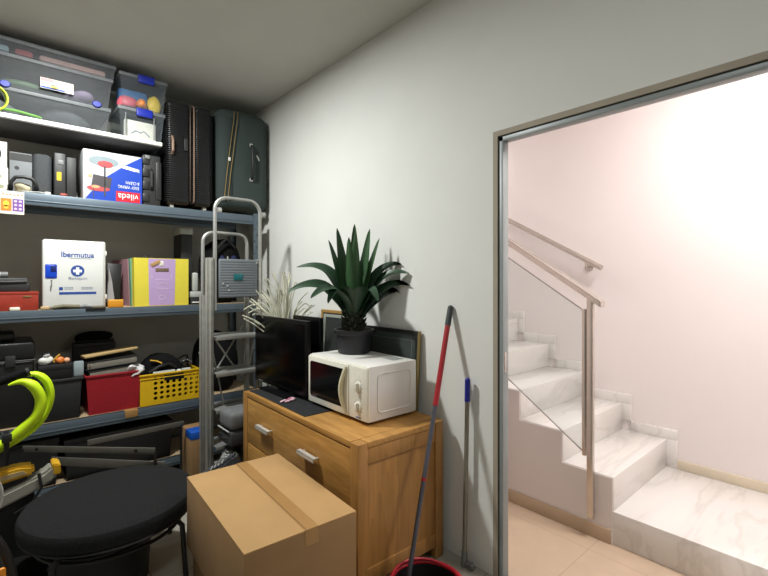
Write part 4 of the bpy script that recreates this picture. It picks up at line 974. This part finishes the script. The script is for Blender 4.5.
# white branches
k = thing('dried_branches', 'bundle of white dried branches in vase behind the monitor', 'branches', (1.49, 2.715, DT))
B().lathe([(0, .002), (.045, 0), (.06, .05), (.05, .13), (.032, .18), (.038, .2), (.032, .2), (.026, .17), (0, .02)], 28).put('vase', charcoal, k)
wt = mat('white_twig', (206, 206, 186), .8, 0, .08)
rnd = random.Random(11); rt = Vector((.75, -.661, 0)); fw = Vector((.661, .75, 0))
for i in range(52):
    low = i % 9 == 0
    u = rnd.uniform(-1, 1); s_ = u*.24-.035
    h = .81-.26*abs(u)**1.5-rnd.uniform(0, .15); f = rnd.uniform(-.08, .05)
    if low: s_ = rnd.choice((-.30, -.25, .17)); h = rnd.uniform(.42, .55)
    base = Vector((rnd.uniform(-.015, .015), rnd.uniform(-.015, .015), .18))
    end = base+rt*s_+fw*f; end.z = h
    if end.x > .24: end.x = .24
    m1 = base+(end-base)*(.28 if not low else .22); m1.z = .18+(h-.18)*(.5 if not low else .72); m1 += rt*rnd.uniform(-.012, .012)
    m2 = base+(end-base)*.66; m2.z = .18+(h-.18)*(.83 if not low else 1.08); m2 += rt*rnd.uniform(-.015, .015)
    P_ = smooth([base, m1, m2, end], 4); n = len(P_)
    B().tube(P_, [.0052-.0016*j/n for j in range(n-1)]+[.005], 6).put('branch', wt, k)

# microwave
k = thing('microwave', 'white microwave oven with cream door frame on the oak dresser', 'microwave', (1.372, 1.672, DT), math.radians(-1.0))
MW, MD, MZ0, MZ1 = .555, .330, .016, .292           # y extent, x extent
wm = mat('white_enamel', (226, 224, 220), .4, 0, .015)
B().box(.012, MD, 0, MW, MZ0, MZ1, .006).put('casing', wm, k)
B().box(0, .016, .001, MW-.001, MZ0, MZ1-.002, .005).put('front_frame', cream, k)
dw0 = .155
dr = B().box(-.012, .002, dw0, MW-.004, MZ0+.004, MZ1-.008, .006).put('door', cream, k)
# rounded dark window on the door (curved towards the handle)
def mwpoly(y0, y1, z0, z1, bow, r):
    p = []
    n = 10
    for j in range(n+1): t = j/n; p.append((y0+bow*(1-(2*t-1)**2)*1.0, z0+(z1-z0)*t))
    p += [(y1-r, z1), (y1, z1-r), (y1, z0+r), (y1-r, z0)]
    return p
b = B().prism(mwpoly(dw0+.045, MW-.028, MZ0+.04, MZ1-.035, .03, .012), 'x', -.0135, -.0115)
look(b.put('window', mat('oven_window', (14, 14, 15), .12, 0, .02), dr), 'black glass window')
b = B(); n = 12
hp = [(-.012-.018*math.sin(PI*j/n), dw0+.014+.026*math.sin(PI*j/n), MZ0+.012+(MZ1-MZ0-.03)*j/n) for j in range(n+1)]
b.tube(hp, [.010+.006*math.sin(PI*j/n) for j in range(n+1)], 10, flat=.8); look(b.put('handle', mat('cream_handle', (212, 206, 176), .4), dr), 'bowed cream handle')
pn = B().box(-.008, .002, .004, dw0-.004, MZ0+.004, MZ1-.008, .004).put('control_panel', mat('panel_white', (226, 223, 211), .4), k)
for zc in (.185, .085):
    kb = B().cyl((-.008, .072, zc), (-.014, .072, zc), .026, .024, n=28); kb.box(-.030, -.012, .062, .082, zc-.022, zc+.022, .005).put('knob', cream, pn)
    b = B()
    for a in range(9):
        an = -2.2+a*.55; b.box(-.0088, -.0078, .072+.036*math.sin(an)-.0015, .072+.036*math.sin(an)+.0015, zc+.036*math.cos(an)-.003, zc+.036*math.cos(an)+.003)
    b.put('dial_marks', greyi, pn)
b = B(); b.box(-.0088, -.0078, .05, .09, .028, .033); b.put('dial_marks', bluei, pn)
# raised rounded panel on the visible side
rr = .025; c4 = [(MD-.045-rr, .25-rr, 0), (.06+rr, .25-rr, PI/2), (.06+rr, .055+rr, PI), (MD-.045-rr, .055+rr, 1.5*PI)]
lp_ = [(cx+rr*math.cos(a0+PI/2*j/6), -.0008, cz+rr*math.sin(a0+PI/2*j/6)) for cx, cz, a0 in c4 for j in range(7)]
B().tube(lp_, .0042, 8, True).put('side_pressing', wm, k)
b = B()
for i in range(9): b.box(MD-.11+i*.009, MD-.106+i*.009, .06, .16, MZ1-.001, MZ1+.0008)
b.put('vent', greyp, k)
for x in (.05, MD-.05):
    for y in (.05, MW-.05): B().cyl((x, y, 0), (x, y, .018), .014, .016, n=14).put('foot', black, k)

# potted agave
PZ = DT+MZ1+.0015
k = thing('potted_plant', 'dark green agave in black pot on top of the microwave', 'plant', (1.592, 2.075, PZ))
potm = mat('dark_pot', (36, 36, 41), .5, 0, .06)
po = B().lathe([(0, .002), (.088, 0), (.094, .006), (.106, .11), (.116, .112), (.120, .118), (.120, .138), (.112, .138), (.106, .118), (0, .118)], 40).put('pot', potm, k)
B().lathe([(0, .119), (.098, .119), (.09, .126), (.04, .132), (0, .134)], 28).put('soil', mat('dark_soil', (40, 34, 28), .95, 0, .4, 60, .6), po)
b = B().lathe([(0, .12), (.05, .12), (.046, .17), (.05, .22), (.04, .27), (0, .29)], 20)
tk = b.put('trunk', mat('dark_trunk', (42, 44, 34), .9, 0, .3, 40), k)
rnd = random.Random(3); ub = B()
for i in range(40):
    a = i*2.4; z = .135+.105*(i/40); r0 = .046
    ub.tube([(r0*math.cos(a), r0*math.sin(a), z), ((r0+.022)*math.cos(a), (r0+.022)*math.sin(a), z+.012), ((r0+.03)*math.cos(a), (r0+.03)*math.sin(a), z+.026)], [.010, .008, .002], 6)
ub.put('leaf_stub', mat('dark_trunk', (42, 44, 34), .9), k)
leafm = mat('agave_green', (52, 86, 52), .42, 0, .12, 9, .06, 40); leafd = mat('agave_dark', (40, 68, 46), .42, 0, .12, 9, .06, 40)
def leaf(az, path, wid, m, twist=0):
    """path: (radial, height) points; wid: greatest half width"""
    d = rt*math.cos(az)+fw*math.sin(az); sd = Vector((-d.y, d.x, 0))
    P_ = smooth([(p[0], 0, p[1]) for p in path], 5); n = len(P_); t = bmesh.new(); rows = []
    for i, p in enumerate(P_):
        s_ = i/(n-1); wv = wid*(.55+.45*math.sin(PI/2*min(1, s_/.42)))*(max(0, 1-max(0, s_-.42)/.58)**.75)+.0006
        a_ = P_[max(i-1, 0)]; c_ = P_[min(i+1, n-1)]; tg = (c_-a_).normalized(); nr = Vector((-tg.z, 0, tg.x))
        c0 = d*p.x+Vector((0, 0, p.z)); nn = d*nr.x+Vector((0, 0, nr.z)); th = .0045*(1-s_)+.001
        row = []
        for q, lift in ((-.95, .42), (-.5, .14), (0, 0), (.5, .14), (.95, .42)):
            s2 = sd*math.cos(twist)+nn*math.sin(twist); n2 = nn*math.cos(twist)-sd*math.sin(twist)
            row.append(t.verts.new(c0+s2*(wv*q)+n2*(wv*lift)))
        low = [t.verts.new(v.co-nn*th) for v in row[::-1][1:-1]]
        rows.append(row+low)
    for i in range(n-1):
        a, c = rows[i], rows[i+1]; L_ = len(a)
        for j in range(L_): t.faces.new((a[j], a[(j+1) % L_], c[(j+1) % L_], c[j]))
    t.faces.new(rows[0]); t.faces.new(rows[-1][::-1])
    bmesh.ops.recalc_face_normals(t, faces=t.faces)
    for v in t.verts:                      # keep clear of the wall behind
        if v.co.x > .182: v.co.x = .182
    B().merge(t).put('leaf', m, k)
for az, tip, wd, tw in ((1.45, (.02, .765), .046, 0), (.15, (.095, .735), .046, .9), (2.95, (.105, .740), .046, -.9), (3.3, (.15, .665), .044, -.8), (-.2, (.155, .675), .044, .8), (-1.3, (.05, .70), .048, 0), (4.4, (.08, .66), .048, 0), (2.1, (.07, .69), .046, -.3)):
    leaf(az, [(.012, .20), (.012+tip[0]*.30, .34), (.012+tip[0]*.62, .22+(tip[1]-.22)*.64), tip], wd, leafm, tw)
for az, path, wd in (
    (3.1, [(.02, .20), (.07, .33), (.15, .465), (.24, .51), (.345, .505)], .052),
    (3.4, [(.02, .18), (.09, .29), (.19, .385), (.29, .395), (.385, .36)], .054),
    (4.0, [(.02, .18), (.08, .30), (.17, .37), (.25, .37), (.33, .33)], .056),
    (.0, [(.02, .20), (.07, .33), (.14, .455), (.22, .515), (.335, .52)], .050),
    (-.25, [(.02, .19), (.08, .31), (.16, .42), (.24, .47), (.345, .465)], .050),
    (-.1, [(.02, .18), (.09, .28), (.18, .37), (.28, .405), (.40, .395)], .052),
    (.15, [(.02, .18), (.09, .26), (.18, .335), (.28, .365), (.39, .35)], .050),
    (-.95, [(.02, .18), (.07, .30), (.13, .37), (.19, .365), (.25, .31)], .060),
    (-2.1, [(.02, .18), (.07, .30), (.13, .37), (.19, .365), (.25, .30)], .060),
    (1.1, [(.02, .20), (.06, .33), (.10, .44), (.14, .52)], .046),
    (2.4, [(.02, .20), (.06, .32), (.12, .44), (.18, .48), (.23, .48)], .046)):
    leaf(az, path, wd, leafd, {3.1: -.6, 3.4: -.65, 4.0: -.35, .0: .6, -.25: .55, -.1: .6, .15: .5}.get(az, 0))

# ------------------------------------------------------------------ cardboard boxes in the foreground
def carton(name, label, loc, rz, wx, ly, h, taped=True):
    k = thing(name, label, 'box', loc, rz)
    b = B(); b.box(0, wx, 0, ly, .0, h-.006, .002); b.put('box', card_shaded, k)
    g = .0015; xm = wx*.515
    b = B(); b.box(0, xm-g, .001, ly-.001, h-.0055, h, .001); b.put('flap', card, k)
    b = B(); b.box(xm+g, wx, .001, ly-.001, h-.0055, h+.0005, .001); b.put('flap', card, k)
    if taped:
        b = B(); b.box(xm-.006, xm+.05, .0, ly+.0005, h+.0008, h+.0014); b.box(xm-.006, xm+.05, -.001, .0, h-.06, h+.0014); b.put('tape', tapem, k)
    b = B(); b.box(xm-.0015, xm+.0005, .002, ly-.002, h+.0010, h+.0018); look(b.put('seam', mat('dark_seam', (92, 66, 40), .8), k), 'dark gap between the flaps')
    return k
carton('cardboard_box', 'plain brown cardboard box beneath the upper taped box', (.655, 1.45, 0), math.radians(-3.4), .44, .70, .176)
carton('cardboard_box', 'large taped brown cardboard box in front of the dresser', (.625, 1.419, .1785), math.radians(-3.6), .455, .742, .321)

# ------------------------------------------------------------------ mop, bucket, broom
k = thing('mop_bucket', 'black mop bucket with red rim in front of the dresser', 'bucket', (1.375, 1.285, 0))
B().lathe([(0, .006), (.138, 0), (.144, .01), (.152, .113), (.158, .116), (.158, .12), (.148, .12), (.138, .014), (0, .014)], 44).put('bucket', black, k)
look(B().tube([(.158*math.cos(a), .158*math.sin(a), .123) for a in [2*PI*j/48 for j in range(48)]], .011, 10, True).put('rim', redp, k), 'red rim')
look(B().tube([(.155*math.cos(a), .155*math.sin(a)*.96, .122+.024*math.sin(a)) for a in [PI*j/24 for j in range(25)]], .006, 8).put('carry_handle', redp, k), 'red carry handle')
p0, p1 = Vector((1.335, 1.375, .03)), Vector((1.782, 1.492, 1.296))
k = thing('mop', 'red and grey mop stick leaning on the wall from bucket', 'mop', (p0.x, p0.y, 0))
o_ = Vector((p0.x, p0.y, 0)); at = lambda t: p0+(p1-p0)*t-o_
B().cyl(at(.06), at(.63), .0105, n=18).put('lower_pole', mat('slate_pole', (84, 86, 96), .4, .3), k)
look(B().cyl(at(.36), at(.37), .0115, n=18).put('band', redp, k), 'red band')
B().cyl(at(.615), at(.925), .0135, n=18).put('upper_pole', mat('red_pole', (166, 34, 44), .35), k)
b = B().cyl(at(.915), at(.985), .0155, .0145, n=18); b.blob(at(.985), (.0145, .0145, .0145), 1, 0); b.put('grip', mat('dark_grey_grip', (58, 64, 64), .6), k)
B().blob(at(.03)+Vector((0, 0, .0)), (.045, .045, .028), 7, .25, 5).put('mop_head', mat('dark_strands', (40, 40, 42), .9), k)
k = thing('broom_handle', 'thin grey pole with blue grip standing against the wall', 'broom', (1.748, 1.378, 0))
B().cyl((0, 0, .03), (.008, -.012, .82), .011, n=18).put('pole', mat('greige_pole', (140, 136, 124), .4, .4), k)
b = B().cyl((.0078, -.012, .82), (.009, -.0135, .925), .0135, n=18); b.blob((.009, -.0135, .925), (.0135, .0135, .012), 1, 0); look(b.put('grip', mat('blue_grip', (26, 34, 140), .4), k), 'blue grip')
B().cyl((0, 0, 0), (0, 0, .075), .017, .014, n=18).put('socket', greyp, k)
b = B(); b.box(-.012, .012, -.055, -.012, .003, .03, .004); b.cyl((-.014, -.045, .02), (.014, -.045, .02), .012, n=14); b.put('hinge_foot', greyp, k)
